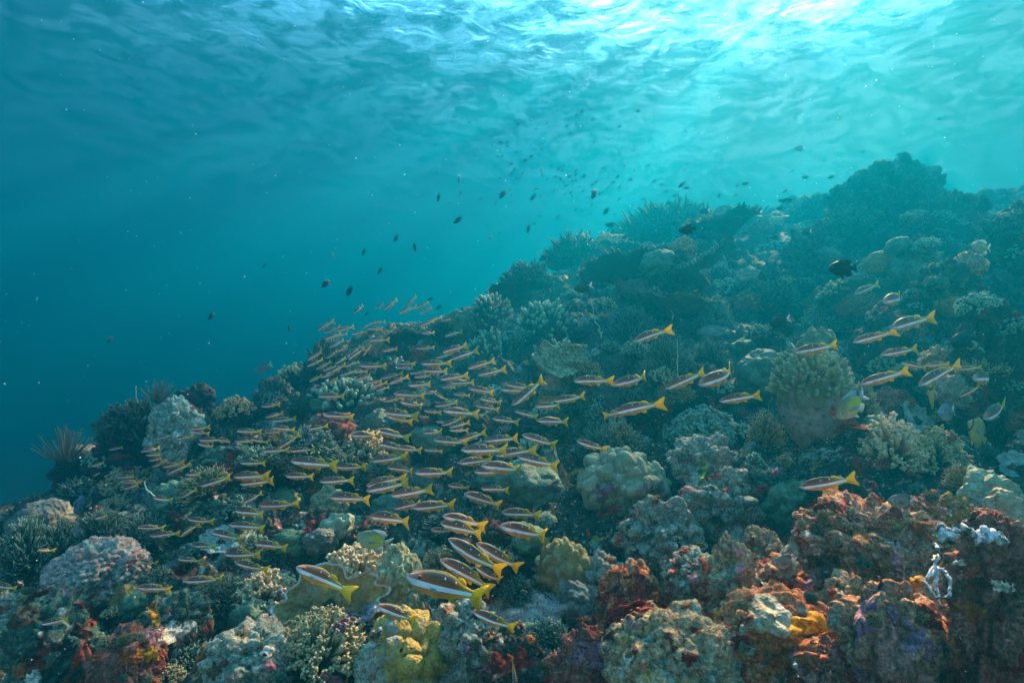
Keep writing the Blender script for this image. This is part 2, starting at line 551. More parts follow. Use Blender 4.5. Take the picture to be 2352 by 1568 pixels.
M['porites_tan'] = polyp_mat("tan_coral_material", (0.24, 0.175, 0.09), (0.36, 0.285, 0.165), 120.0, 0.003, (0.30, 0.29, 0.20), 0.1, pale=(0.5, 0.46, 0.36))
M['porites_green'] = polyp_mat("green_coral_material", (0.040, 0.09, 0.045), (0.096, 0.18, 0.09), 100.0, 0.003, None, 0.15)
M['porites_teal'] = polyp_mat("grey_green_coral_material", (0.049, 0.101, 0.061), (0.119, 0.211, 0.126), 110.0, 0.004, (0.112, 0.117, 0.079), 0.3)
M['mustard'] = polyp_mat("mustard_coral_material", (0.19, 0.12, 0.018), (0.37, 0.26, 0.05), 130.0, 0.003, (0.22, 0.22, 0.17), 0.15)
M['mustard_dark'] = polyp_mat("brown_ochre_coral_material", (0.144, 0.10, 0.025), (0.297, 0.23, 0.07), 130.0, 0.003, (0.234, 0.24, 0.18), 0.15)
M['grey_brain'] = polyp_mat("grey_brain_coral_material", (0.064, 0.075, 0.06), (0.136, 0.155, 0.12), 60.0, 0.008)
M['knob_green'] = crust_mat("knobbly_green_coral_material", [(0.08, 0.09, 0.045), (0.19, 0.20, 0.10), (0.33, 0.35, 0.19), (0.42, 0.44, 0.28)], [], [], bump=0.010, fine=45.0)
M['foliose'] = polyp_mat("brown_plate_coral_material", (0.15, 0.095, 0.025), (0.30, 0.21, 0.065), 80.0, 0.004, (0.26, 0.22, 0.12), 0.1, tip=(0.45, 0.44, 0.40))
M['branch_brown'] = polyp_mat("brown_branching_coral_material", (0.070, 0.047, 0.010), (0.168, 0.117, 0.029), 150.0, 0.002, None, 0.35, tip=(0.406, 0.359, 0.173))
M['branch_gold'] = polyp_mat("golden_branching_coral_material", (0.22, 0.12, 0.03), (0.42, 0.26, 0.08), 150.0, 0.002, None, 0.2, tip=(0.68, 0.55, 0.30))
M['branch_grey'] = polyp_mat("grey_branching_coral_material", (0.028, 0.047, 0.032), (0.073, 0.117, 0.076), 150.0, 0.002, None, 0.5, tip=(0.146, 0.257, 0.173))
M['branch_teal'] = polyp_mat("pale_green_finger_coral_material", (0.025, 0.047, 0.032), (0.070, 0.117, 0.072), 150.0, 0.002, None, 0.4, tip=(0.252, 0.406, 0.252))
M['branch_dark'] = polyp_mat("dark_branching_coral_material", (0.014, 0.021, 0.014), (0.039, 0.055, 0.032), 150.0, 0.002, None, 0.4, tip=(0.095, 0.140, 0.079))
M['pink_nodule'] = crust_mat("pink_nodule_coral_material", [(0.12, 0.085, 0.065), (0.28, 0.21, 0.165), (0.42, 0.37, 0.30), (0.50, 0.50, 0.42)], [(TURF, 5.0, 0.55, 0.05), (MAROON, 6.0, 0.62, 0.04), ((0.55, 0.55, 0.47), 9.0, 0.58, 0.04)], [], bump=0.010, fine=90.0)
M['leather'] = polyp_mat("leather_coral_material", (0.124, 0.139, 0.061), (0.205, 0.224, 0.105), 150.0, 0.003, None, 0.2, tip=(0.310, 0.343, 0.165))
M['leather_stalk'] = polyp_mat("leather_coral_stalk_material", (0.15, 0.12, 0.09), (0.24, 0.20, 0.15), 40.0, 0.004)
M['fan'] = polyp_mat("lacy_plate_material", (0.14, 0.22, 0.18), (0.30, 0.40, 0.32), 50.0, 0.006)
def sponge_mat(name, a, b):
    return crust_mat(name, [[x * 0.6 for x in a], a, b], [((0.13, 0.075, 0.045), 11.0, 0.57, 0.04), ([x * 0.45 for x in a], 19.0, 0.58, 0.05)], [(45.0, 0.09, [x * 0.25 for x in a])], bump=0.010, fine=110.0, rough=0.8)
M['sp_red'] = sponge_mat("red_sponge_material", (0.30, 0.05, 0.025), (0.46, 0.10, 0.05))
M['sp_maroon'] = sponge_mat("maroon_sponge_material", (0.16, 0.012, 0.010), (0.33, 0.03, 0.02))
M['sp_orange'] = sponge_mat("orange_sponge_material", (0.58, 0.12, 0.05), (0.75, 0.20, 0.09))
M['sp_yellow'] = sponge_mat("yellow_sponge_material", (0.66, 0.25, 0.006), (0.88, 0.42, 0.012))
M['sp_rust'] = sponge_mat("rust_orange_sponge_material", (0.36, 0.09, 0.02), (0.55, 0.18, 0.04))
M['sp_purple'] = sponge_mat("purple_sponge_material", (0.24, 0.115, 0.15), (0.36, 0.21, 0.24))
M['sp_white'] = sponge_mat("white_sponge_material", (0.62, 0.58, 0.55), (0.82, 0.78, 0.74))
M['sp_pink'] = sponge_mat("pink_sponge_material", (0.52, 0.20, 0.20), (0.66, 0.34, 0.33))
M['sp_blue'] = sponge_mat("blue_grey_sponge_material", (0.22, 0.27, 0.33), (0.36, 0.43, 0.48))
M['sp_lime'] = sponge_mat("lime_green_sponge_material", (0.25, 0.36, 0.03), (0.38, 0.50, 0.05))
M['sand'] = crust_mat("grey_sand_material", [(0.22, 0.22, 0.18), (0.32, 0.31, 0.26)], [], [], bump=0.003, fine=150.0)
M['whip'] = polyp_mat("pale_whip_material", (0.35, 0.42, 0.32), (0.5, 0.58, 0.45), 200.0, 0.001)
M['crinoid'] = polyp_mat("dark_feather_star_material", (0.020, 0.026, 0.018), (0.06, 0.07, 0.04), 200.0, 0.001, None, 0.2, tip=(0.10, 0.13, 0.07))

M['rock_maroon'] = crust_mat("maroon_crusted_rock_material", [(0.095, 0.026, 0.019), (0.230, 0.066, 0.043), (0.351, 0.144, 0.092), (0.459, 0.264, 0.173)],
    [(MAROON, 4.6, 0.55, 0.05), (BROWN, 4.0, 0.57, 0.05), (PINK, 7.0, 0.60, 0.03), (OCHRE, 4.2, 0.64, 0.04)], [(60.0, 0.10, (0.5, 0.36, 0.28))], scale=1.8, bump=0.016)
M['rock_far'] = crust_mat("far_reef_rock_material", [(0.015, 0.025, 0.02), (0.05, 0.075, 0.055), (0.11, 0.15, 0.11), (0.20, 0.26, 0.19)],
    [((0.04, 0.05, 0.04), 1.6, 0.54, 0.06), ((0.20, 0.27, 0.19), 2.2, 0.60, 0.05)], [], bump=0.05, fine=14.0)
M['head_pale'] = crust_mat("pale_green_rock_head_material", [(0.20, 0.26, 0.19), (0.36, 0.46, 0.35), (0.50, 0.62, 0.48)], [((0.14, 0.18, 0.13), 5.0, 0.57, 0.05)], [], bump=0.02, fine=60.0)
# ------------------------------------------------------------------ reef builders (shapes in local metres, base at the origin)
def set_tip(me, vals):
    a = me.attributes.new("tip", 'FLOAT', 'POINT')
    a.data.foreach_set("value", np.asarray(vals, dtype=np.float32))

def unit(v):
    return v / (np.linalg.norm(v) + 1e-9)

def lobed_shape(radii, knobs, amp, seed, sub=5, fine=0.02, sink=0.35):
    """a massive coral head: rounded lobes that meet in creases"""
    v, f = ico(sub)
    o = np.array([seed * 3.7, seed * 1.3, seed * 7.1])
    w = v + 0.18 * np.stack([pnoise(v * 2 + o), pnoise(v * 2 + o + 30), pnoise(v * 2 + o + 60)], 1)
    d1, e = worley(w * knobs + o)
    r = 1 + amp * (0.55 - 1.25 * d1 * d1) + 0.16 * fbm(v * 1.4 + o, 3) - 0.22 * amp * np.exp(-(e / 0.08) ** 2) + fine * fbm(v * 6 + o, 2, 0.5) + fine * 0.5 * pnoise(v * 13 + o)
    p = v * r[:, None] * np.array(radii)
    p[:, 2] += radii[2] * (1 - sink)
    return p, f

def rock_shape(radii, seed, sub=6, rough=0.30, crust=0.012, top=0.0, sink=0.45):
    """an encrusted boulder: broken lumps, pits and a nodular crust"""
    v, f = ico(sub)
    o = np.array([seed * 5.3, seed * 2.9, seed * 4.1])
    R0 = np.array(radii); s = float(R0.mean())
    p = v * R0
    if top:
        k = np.clip(v[:, 2], 0, 1)
        p[:, :2] *= (1 - top * k)[:, None]
    b1 = billow(v * 1.5 + o, 3, 0.5)
    w1, e1 = worley(v * 2.6 + o + 0.3 * fbm(v * 3 + o, 2)[:, None])
    disp = s * rough * (0.55 * b1 + 0.75 * (0.4 - w1 * w1 * 1.1) - 0.30 * np.exp(-(e1 / 0.07) ** 2) + 0.45 * fbm(v * 1.1 + o, 2))
    k_ = 0.16 / s
    w2, e2 = worley(p * 22 * k_ + o)
    disp += crust * min(1.6, 1 / k_) * (1.2 * fbm(p * 18 * k_ + o, 2, 0.55) + 1.1 * (0.4 - w2 * w2) + 0.5 * billow(p * 48 * k_ + o, 1))
    d = v * np.array([1, 1, 0.9])
    p = p + d * disp[:, None]
    p[:, 2] += radii[2] * (1 - sink)
    return p, f

def branch_shape(rad, hgt, n, seed, thick=0.012, kind='bush', seg=5):
    """branches or fingers over a dome; returns (Geo, tip weights)"""
    rs = np.random.default_rng(seed)
    g = Geo(); tips = []
    def tube(pts, r):
        g.tube(pts, r, seg)
        k = len(pts)
        tips.append(np.concatenate([np.repeat(np.linspace(0.0, 1.0, k), seg), [1.0]]))
    for i in range(n):
        u = (i + 0.5) / n
        th = math.acos(1 - u * (0.98 if kind != 'table' else 0.6)); ph = i * 2.39996 + rs.normal(0, 0.25)
        d = np.array([math.sin(th) * math.cos(ph), math.sin(th) * math.sin(ph), math.cos(th)])
        end = d * np.array([rad, rad, hgt]) * rs.uniform(0.82, 1.08)
        if kind == 'finger':
            st = end * rs.uniform(0.72, 0.8)
            up = np.array([0, 0, 1.0])
            dirn = unit(d * 0.75 + up * 0.45 + rs.normal(0, 0.22, 3))
            ln = rs.uniform(0.20, 0.40) * min(rad, hgt) * 1.1
            pts = [st + dirn * ln * t_ + rs.normal(0, 0.04 * ln, 3) * t_ for t_ in (0, 0.35, 0.7, 1.0)]
            tube(pts, thick * np.array([1.15, 1.0, 1.0, 0.8]) * rs.uniform(0.8, 1.25))
        elif kind == 'cauli':
            st = end * 0.45
            pts = [st, st * 0.5 + end * 0.5 + rs.normal(0, 0.02 * rad, 3), end]
            tube(pts, thick * np.array([1.0, 1.0, 1.5]) * rs.uniform(0.8, 1.2))
            for k in range(5):
                dd = unit(d + rs.normal(0, 0.65, 3))
                e2 = end + dd * thick * rs.uniform(1.6, 3.0)
                tube([end - dd * thick * 0.3, end * 0.5 + e2 * 0.5, e2], thick * np.array([0.8, 0.85, 0.62]))
        else:
            root = d * np.array([rad, rad, hgt]) * 0.12
            mid = root * 0.5 + end * 0.5 + rs.normal(0, 0.07 * rad, 3)
            tube([root, mid, end * 0.8 + mid * 0.2 + rs.normal(0, 0.03 * rad, 3), end], thick * np.array([1.4, 1.05, 0.8, 0.45]))
            for k in range(rs.integers(2, 5)):
                a0 = mid * (1 - 0.25 * k) + end * 0.25 * k
                dd = unit(d + rs.normal(0, 0.55, 3) + np.array([0, 0, 0.35]))
                ln = rad * rs.uniform(0.16, 0.34)
                tube([a0, a0 + dd * ln * 0.55 + rs.normal(0, 0.015 * rad, 3), a0 + dd * ln], thick * np.array([0.8, 0.65, 0.38]))
    return g, np.concatenate(tips)

_mesh_cache = {}
def branch_meshes(key, rad, hgt, n, seed, thick, kind, mat, basemat, seg=5):
    if key in _mesh_cache:
        return _mesh_cache[key]
    g, tip = branch_shape(rad, hgt, n, seed, thick, kind, seg)
    me = g.mesh("branches", [M[mat]])
    set_tip(me, tip)
    s = 0.80 if kind == 'finger' else (0.62 if kind == 'cauli' else 0.30)
    p, f = lobed_shape((rad * s, rad * s, hgt * s), 2.4, 0.25, seed + 0.5, 4, 0.03, sink=1.0)
    p[:, 2] -= hgt * 0.06
    mb = mesh_np("base", p, f, [M[basemat]])
    _mesh_cache[key] = (me, mb)
    return me, mb

THINGS = []   # (root, u, v) of everything that needs a label of its own
def reg(o, label, cat, group=None):
    set_props(o, label, cat, group)
    return o

def branch_coral(name, loc, rad, hgt, n, seed, thick, kind, mat, basemat, label, cat="coral", group=None, tilt=(0, 0), key=None, scale=1.0, seg=5):
    me, mb = branch_meshes(key or (name, seed, rad), rad, hgt, n, seed, thick, kind, mat, basemat, seg)
    r = empty(name, loc)
    r.rotation_euler = (tilt[0], tilt[1], seed * 1.7)
    r.scale = (scale,) * 3
    obj("branches", me, r); obj("base", mb, r)
    reg(r, label, cat, group)
    return r

def solid(name, loc, pf, mat, label, cat, group=None, rot=(0, 0, 0)):
    o = obj(name, mesh_np(name, pf[0], pf[1], [M[mat]]))
    o.location = loc
    o.rotation_euler = rot
    reg(o, label, cat, group)
    return o

def plate_shape(r, thick, seed, dish=0.12, squash=1.0, rings=26, segs=84, fine=0.006, lobes=0.22):
    """a tilted, rimmed plate with an uneven outline, top and underside"""
    o = np.array([seed * 3.1, seed * 9.7, 1.0])
    a = np.linspace(0, 2 * np.pi, segs, endpoint=False)
    ring = np.stack([np.cos(a), np.sin(a), np.zeros(segs)], 1)
    out = 1 + lobes * fbm(ring * 1.6 + o, 3) + 0.05 * pnoise(ring * 7 + o)
    V = []; tip = []
    for side in (1, -1):
        for k in range(rings + 1):
            s = (k / rings) ** 0.8
            p = ring * (s * r * out)[:, None] * np.array([1, squash, 1])
            z = dish * r * s ** 2 * (1 + 0.5 * pnoise(ring * 2 * s + o)) + r * 0.10 * fbm(p / r * 2.2 + o, 3)
            th = thick * (1 - 0.75 * s ** 4)
            p[:, 2] = z + side * th / 2 + (fine * billow(p * 40 + o, 3) if side > 0 else -0.4 * r * (1 - s) ** 1.5)
            V.append(p); tip.append(np.full(segs, 1.0 if s > 0.955 else max(0.0, (s - 0.9) * 8)))
    V = np.concatenate(V)
    n = (rings + 1) * segs
    Fc = []
    for side in (0, 1):
        for k in range(rings):
            for s in range(segs):
                s2 = (s + 1) % segs
                q4 = [side * n + k * segs + s, side * n + k * segs + s2, side * n + (k + 1) * segs + s2, side * n + (k + 1) * segs + s]
                Fc.append(tuple(q4 if side else q4[::-1]))
    k = rings
    for s in range(segs):
        s2 = (s + 1) % segs
        Fc.append((k * segs + s, n + k * segs + s, n + k * segs + s2, k * segs + s2))
    return V, Fc, np.concatenate(tip)

def plate_part(name, r, thick, seed, mat, parent, **kw):
    V, Fc, tip = plate_shape(r, thick, seed, **kw)
    me = mesh_np(name, V, Fc, [M[mat]])
    set_tip(me, tip)
    return obj(name, me, parent)

_table_cache = {}
def table_coral(name, loc, r, seed, mat, label, tilt=(0, 0), group=None, key=None, scale=1.0, fing=1.0, squash=0.8):
    k = key or (name, seed, r)
    if k not in _table_cache:
        rs = np.random.default_rng(int(seed * 10) + 5)
        V, Fc, tip = plate_shape(r, r * 0.09, seed, dish=0.10, squash=squash, rings=14, segs=56)
        g = Geo(); tt = [tip * 0.5]
        g.add(V, Fc)
        top = V[:15 * 56]
        nf = int(260 * fing)
        for i in range(nf):
            c = top[rs.integers(56, len(top))] + rs.normal(0, r * 0.02, 3) * np.array([1, 1, 0])
            d = unit(np.array([c[0], c[1], r * 0.75]) / r + rs.normal(0, 0.18, 3))
            ln = r * rs.uniform(0.08, 0.17)
            g.tube([c - d * 0.01 * r, c + d * ln * 0.6, c + d * ln], r * 0.021 * np.array([1, 0.9, 0.6]), 5)
            tt.append(np.concatenate([np.repeat([0, 0.5, 1.0], 5), [1.0]]))
        mp = g.mesh("plate", [M[mat]]); set_tip(mp, np.concatenate(tt))
        gs = Geo(); gs.tube([(0, 0, -0.75 * r), (0.03 * r, 0, -0.4 * r), (0, 0, -0.1 * r)], [0.22 * r, 0.17 * r, 0.34 * r], 10, False)
        ms = gs.mesh("stalk", [M['rock_dark']])
        _table_cache[k] = (mp, ms)
    mp, ms = _table_cache[k]
    e = empty(name, loc); e.rotation_euler = (tilt[0], tilt[1], seed * 2.1); e.scale = (scale,) * 3
    obj("plate", mp, e); obj("stalk", ms, e)
    reg(e, label, "coral", group)
    return e

# ------------------------------------------------------------------ growth draped over what is already there
DG = None
def refresh():
    global DG
    bpy.context.view_layer.update()
    DG = bpy.context.evaluated_depsgraph_get()
def hit(u, v):
    """what the ray through pixel (u, v) of the 2352 view meets first: (point, normal) or None"""
    d = q(u, v, 1.0).normalized()
    ok, p, n, i, o, m = SC.ray_cast(DG, Vector((0, 0, 0)), d)
    if not ok:
        return None
    if n.dot(d) > 0: n = -n
    return p, n, o

def drape(name, u, v, w, h, mat, label, cat="sponge", ang=0.0, thick=0.012, seed=1, ragged=0.75, group=None, rings=14, segs=64):
    r = hit(u, v)
    if r is None:
        return None
    p, n, _ = r
    dist = p.y
    n = (n * 0.5 - q(u, v, 1.0).normalized() * 0.9).normalized()
    x = Vector((1, 0, 0)); x = (x - n * x.dot(n)).normalized(); y = n.cross(x)
    if y.z < 0: y = -y
    ca, sa = math.cos(ang), math.sin(ang)
    x, y = x * ca + y * sa, y * ca - x * sa
    k = dist / 1176.0 / 2
    a = np.linspace(0, 2 * np.pi, segs, endpoint=False)
    ring = np.stack([np.cos(a), np.sin(a), np.zeros(segs)], 1)
    o3 = np.array([seed * 7.7, seed * 3.3, 0.5])
    out = np.clip(1 + ragged * fbm(ring * 1.7 + o3, 5, 0.62), 0.25, 1.9)
    V = []
    for j in range(rings + 1):
        s = j / rings
        for i in range(segs):
            pt = p + x * float(ring[i, 0] * out[i] * s * w * k) + y * float(ring[i, 1] * out[i] * s * h * k)
            ok, hp, hn, _i, _o, _m = SC.ray_cast(DG, pt + n * 0.10 * max(dist, 0.8), -n)
            if ok and abs((hp - pt).dot(n)) < 0.09 * max(dist, 0.8):
                b = hp
            else:
                b = pt - n * 0.02
            hgt = 0.6 * thick * dist * (1 - s ** 2) * (1 + 0.5 * math.sin(i * 1.7 + j * 1.1 + seed)) - 0.004 * (s > 0.99)
            V.append(b + n * (hgt + 0.0015))
    # smooth a little so that the growth bridges small pits
    A = np.array(V).reshape(rings + 1, segs, 3)
    for _ in range(2):
        B = A.copy()
        B[1:-1] = 0.4 * A[1:-1] + 0.15 * (A[:-2] + A[2:] + np.roll(A[1:-1], 1, 1) + np.roll(A[1:-1], -1, 1))
        A = B
    A[0] = A[0].mean(0)
    base = np.array(p)
    Vv = A.reshape(-1, 3) - base
    under = A[-1] - base - np.array(n) * 0.02
    Vv = np.concatenate([Vv, under])
    Fc = []
    for j in range(rings + 1):
        for i in range(segs):
            i2 = (i + 1) % segs
            Fc.append((j * segs + i, (j + 1) * segs + i, (j + 1) * segs + i2, j * segs + i2))
    o = obj(name, mesh_np(name, Vv, Fc, [M[mat]]))
    o.location = p
    reg(o, label, cat, group)
    return o
# ------------------------------------------------------------------ the reef, thing by thing (pixels read from the 2352 x 1568 view)
build_ground()
refresh()

def seat(u, vb, w, h, push=0.0):
    """where a thing w x h pixels big whose foot is at (u, vb) stands, and its half width and height in metres"""
    r = hit(u, vb)
    D = (r[0].y if r else 4.0) - push
    k = D / 1176.0
    return q(u, vb, D), w * k / 2, h * k

LM = []   # landmarks for labels: (u, v, phrase)
def mark(u, v, phrase):
    LM.append((u * 1024 / 2352, v * 1024 / 2352, phrase))

def boulder(name, u, vt, vb, w, mat, seed, label, cat="rock", sub=6, rough=0.30, top=0.0, depth=1.0, push=0.0, crust=0.012):
    p, rw, hh = seat(u, vb, w, vb - vt, push)
    rz = hh / 1.5
    p = p + Vector((0, rw * depth * 0.55, 0))
    o = solid(name, p, rock_shape((rw, rw * depth, rz), seed, sub, rough, crust, top, 0.5), mat, label, cat)
    return o

def head(name, u, vt, vb, w, mat, seed, label, knobs=2.0, amp=0.35, sub=5, depth=1.0, push=0.0, fine=0.02, cat="coral", rot=(0, 0, 0)):
    p, rw, hh = seat(u, vb, w, vb - vt, push)
    rz = hh / 1.65
    p = p + Vector((0, rw * depth * 0.45, 0))
    return solid(name, p, lobed_shape((rw, rw * depth, rz), knobs, amp, seed, sub, fine, 0.35), mat, label, cat, rot=rot)

# --- rocks of the foreground and middle ground
boulder("encrusted_rock", 1458, 1322, 1490, 165, 'rock_red', 1.0, "rounded rock with pale top and dark red underside, beside the small green coral disc", rough=0.26)
boulder("encrusted_rock", 1690, 1240, 1440, 150, 'rock_tan', 2.0, "steep brown and ochre rock cone standing in the middle of the front rocks", top=0.62, rough=0.22)
boulder("encrusted_rock", 1838, 1395, 1600, 330, 'rock_red', 3.0, "large orange and rust rock with a bright yellow sponge on its face", rough=0.20, depth=0.8)
boulder("encrusted_rock", 1560, 1440, 1640, 330, 'rock_tan', 4.0, "wide brown speckled rock along the bottom edge, in front of the dark red rock", rough=0.24, depth=0.8)
boulder("encrusted_rock", 1830, 1310, 1400, 170, 'rock_pink', 5.0, "pink topped rock below the smooth tan coral knob", rough=0.28)
boulder("encrusted_rock", 2090, 1370, 1640, 250, 'rock_pink', 6.0, "big pinkish brown reef block with purple sponge runs, lower right", rough=0.30, depth=0.8, push=0.03)
boulder("encrusted_rock", 1975, 1345, 1480, 130, 'rock_tan', 6.3, "lumpy brown boulder right of the large orange rock", rough=0.34)
boulder("encrusted_rock", 2215, 1330, 1500, 150, 'rock_tan', 6.6, "lumpy brown boulder right above the big pinkish block", rough=0.34)
boulder("encrusted_rock", 2250, 1450, 1660, 170, 'rock_maroon', 6.9, "maroon brown boulder right of the big pinkish block", rough=0.34)
boulder("encrusted_rock", 1935, 1500, 1660, 150, 'rock_maroon', 6.1, "dark red boulder cut by the bottom edge left of the big pinkish block", rough=0.34)
boulder("encrusted_rock", 1395, 1290, 1400, 130, 'rock_pale', 6.2, "pale lumpy boulder between the ochre coral hump and the dark red rock", rough=0.34)
boulder("encrusted_rock", 1610, 1285, 1380, 140, 'rock_pale', 6.4, "pale turf boulder left of the steep rock cone", rough=0.36)
boulder("encrusted_rock", 1770, 1230, 1330, 110, 'rock_tan', 6.5, "brown crusted boulder left of the smooth tan coral knob", rough=0.34)
boulder("encrusted_rock", 1350, 1470, 1640, 150, 'rock_maroon', 6.7, "dark maroon boulder left of the wide speckled rock", rough=0.34)
boulder("encrusted_rock", 2330, 1180, 1640, 200, 'rock_maroon', 7.0, "dark maroon reef wall at the lower right corner", rough=0.26, depth=0.8, push=0.08)
boulder("coralline_ledge", 2060, 1185, 1345, 330, 'rock_pink', 8.0, "knobbly pink and white ledge above the big pinkish reef block", rough=0.34, crust=0.018)
boulder("coralline_ledge", 2215, 1150, 1290, 190, 'rock_pink', 9.0, "knobbly ledge end carrying the row of white sponges", rough=0.34, crust=0.018)
boulder("turf_ridge", 1680, 1095, 1245, 190, 'rock_pale', 10.0, "pale turf covered ridge left of the round green coral", rough=0.38, crust=0.016)
boulder("turf_ridge", 1530, 1175, 1310, 210, 'rock_pale', 11.0, "turf covered rock under the big lobed coral with orange sponges on it", rough=0.34, crust=0.016)
boulder("encrusted_rock", 1630, 1010, 1110, 150, 'rock_pale', 12.0, "grey crusted mound between the lobed coral and the small round bush", rough=0.34)
boulder("encrusted_rock", 1760, 1075, 1150, 140, 'rock_teal', 13.0, "low turf rock under the small round coral bush", rough=0.36)
boulder("encrusted_rock", 1960, 1090, 1230, 150, 'rock_dark', 14.0, "dark rubble rock right of the round green coral", rough=0.34)
boulder("encrusted_rock", 1065, 1405, 1600, 190, 'rock_pale', 15.0, "pale grey turf rock right of the mustard coral", rough=0.30, crust=0.016)
boulder("encrusted_rock", 1190, 1490, 1640, 150, 'rock_dark', 16.0, "dark low rock between the pale turf rock and the speckled rock", rough=0.30)
boulder("encrusted_rock", 262, 1462, 1620, 150, 'rock_maroon', 17.0, "dark red crusted rock at the bottom left", rough=0.28)
boulder("encrusted_rock", 545, 1468, 1610, 210, 'rock_pale', 18.0, "pale cream and green rock left of the brown coral bush", rough=0.26)
boulder("encrusted_rock", 70, 1400, 1620, 180, 'rock_teal', 19.0, "dim turf rock filling the lower left corner", rough=0.32)
boulder("encrusted_rock", 360, 1390, 1520, 170, 'rock_teal', 20.0, "turf rock with yellow patches right of the orange sponges", rough=0.32)
boulder("reef_rock", 380, 912, 1030, 105, 'head_pale', 21.0, "bright pale green rock head beside the thin whip on the left ridge", rough=0.30, push=0.35)
boulder("reef_rock", 275, 960, 1090, 150, 'rock_dark', 22.0, "dark crag at the left ridge below the black round sponge", rough=0.40)
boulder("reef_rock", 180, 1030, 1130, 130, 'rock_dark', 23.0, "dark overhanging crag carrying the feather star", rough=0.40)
boulder("reef_rock", 625, 862, 960, 75, 'rock_teal', 24.0, "dark upright rock on the ridge left of the finger coral", rough=0.40)
boulder("reef_rock", 520, 925, 1010, 120, 'rock_dark', 25.0, "dark low rock on the left ridge right of the pale rock head", rough=0.40)
boulder("reef_rock", 425, 900, 985, 95, 'branch_dark', 26.0, "hazy dark mound behind the pale green rock head", rough=0.45, push=-0.6)
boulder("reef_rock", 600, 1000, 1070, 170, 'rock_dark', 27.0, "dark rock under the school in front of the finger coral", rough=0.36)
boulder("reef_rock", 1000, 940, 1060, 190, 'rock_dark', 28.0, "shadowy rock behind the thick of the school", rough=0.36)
boulder("reef_rock", 420, 1140, 1230, 150, 'rock_teal', 29.0, "turf mound below the left part of the school", rough=0.34)
boulder("reef_rock", 500, 1030, 1110, 150, 'rock_teal', 30.0, "pale turf rock under the left fishes of the school", rough=0.34)
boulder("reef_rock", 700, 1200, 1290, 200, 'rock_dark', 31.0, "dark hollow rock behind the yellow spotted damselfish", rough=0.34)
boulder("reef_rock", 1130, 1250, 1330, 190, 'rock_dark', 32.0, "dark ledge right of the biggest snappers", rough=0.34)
boulder("reef_rock", 1600, 830, 960, 190, 'rock_dark', 33.0, "dark rock face with red sponge below the grey thicket", rough=0.36)
boulder("reef_rock", 2050, 700, 870, 120, 'rock_dark', 34.0, "dark grey upright boulder behind the right hand snappers", rough=0.26, sub=5)
boulder("reef_rock", 2310, 680, 1000, 150, 'rock_dark', 35.0, "tall dark reef wall on the right edge beside the snappers", rough=0.36)
boulder("reef_rock", 2180, 820, 960, 170, 'rock_dark', 36.0, "dark hollow rock behind the two butterflyfish", rough=0.36)

# --- the far reef: pinnacle and its neighbours
boulder("reef_pinnacle", 2090, 350, 580, 250, 'rock_far', 40.0, "tall hazy reef pinnacle rising highest on the right", rough=0.34, crust=0.05, push=0.3)
boulder("reef_pinnacle", 2000, 400, 570, 150, 'rock_far', 41.0, "lower shoulder on the left side of the tall pinnacle", rough=0.34, crust=0.05)
boulder("reef_pinnacle", 2210, 440, 600, 170, 'rock_far', 42.0, "sloping right shoulder of the tall pinnacle", rough=0.34, crust=0.05)
boulder("reef_pinnacle", 2340, 480, 700, 120, 'rock_far', 43.0, "hazy upright outcrop cut by the right edge of the view", rough=0.36, crust=0.04)
boulder("reef_pinnacle", 1880, 515, 650, 120, 'rock_far', 44.0, "stout hazy rock column in front of the pinnacle", rough=0.34, crust=0.03)
boulder("reef_pinnacle", 2110, 545, 700, 130, 'rock_far', 45.0, "dark hazy rock hump below the pinnacle", rough=0.36, crust=0.03)
boulder("reef_pinnacle", 1540, 565, 700, 170, 'rock_far', 46.0, "broad hazy reef hump above the grey thicket", rough=0.34, crust=0.03)
boulder("reef_pinnacle", 1790, 610, 720, 150, 'rock_far', 47.0, "pale edged hazy hump left of the black fish", rough=0.34, crust=0.03)
boulder("reef_pinnacle", 1990, 640, 760, 150, 'rock_far', 48.0, "dim hump under the black fish", rough=0.34, crust=0.03)
boulder("reef_pinnacle", 2200, 600, 760, 140, 'rock_far', 49.0, "dim hump right of the highest snapper", rough=0.34, crust=0.03)

# --- massive corals
head("lobed_coral", 1425, 1040, 1170, 160, 'porites', 1.2, "big lobed olive coral head above the orange sponges", 2.0, 0.36, 6)
head("lobed_coral", 1500, 1072, 1160, 85, 'porites', 1.9, "smaller lobed coral pressed to the right side of the big lobed head", 2.0, 0.35, 5, push=0.03)
head("dome_coral", 1771, 804, 900, 118, 'porites_teal', 2.4, "smooth green dome coral left of the big leather coral", 1.5, 0.22, 5)
head("round_coral", 1840, 1118, 1226, 120, 'porites_green', 3.1, "round dark green coral with a red hole in its face", 2.6, 0.28, 5)
head("smooth_coral", 1856, 1224, 1345, 95, 'porites_tan', 4.2, "smooth tan coral knob right of the rock cone", 1.4, 0.25, 5, rot=(0, 0.3, 0))
head("smooth_coral", 1560, 1345, 1410, 75, 'porites_teal', 4.9, "small green coral disc between the red rock and the cone", 1.2, 0.12, 5)
head("lobed_coral", 2296, 1084, 1210, 110, 'porites', 5.3, "tall green coral hump at the right edge", 1.6, 0.30, 5)
head("lobed_coral", 2322, 1130, 1215, 70, 'porites_tan', 5.8, "tan coral hump in front of the green one at the right edge", 1.5, 0.25, 5, push=0.06)
head("yellow_coral", 1890, 755, 830, 78, 'leather', 6.1, "pale yellow green cauliflower dome on top of the leather coral", 3.0, 0.30, 5, push=0.05)
head("mustard_coral", 918, 1440, 1600, 190, 'mustard', 7.3, "large lobed mustard yellow coral at the bottom, under the snapper with raised tail", 2.2, 0.30, 6)
head("mustard_coral", 860, 1495, 1590, 100, 'rock_pale', 7.9, "grey green coral lump on the left of the mustard coral", 2.2, 0.26, 5, push=0.05)
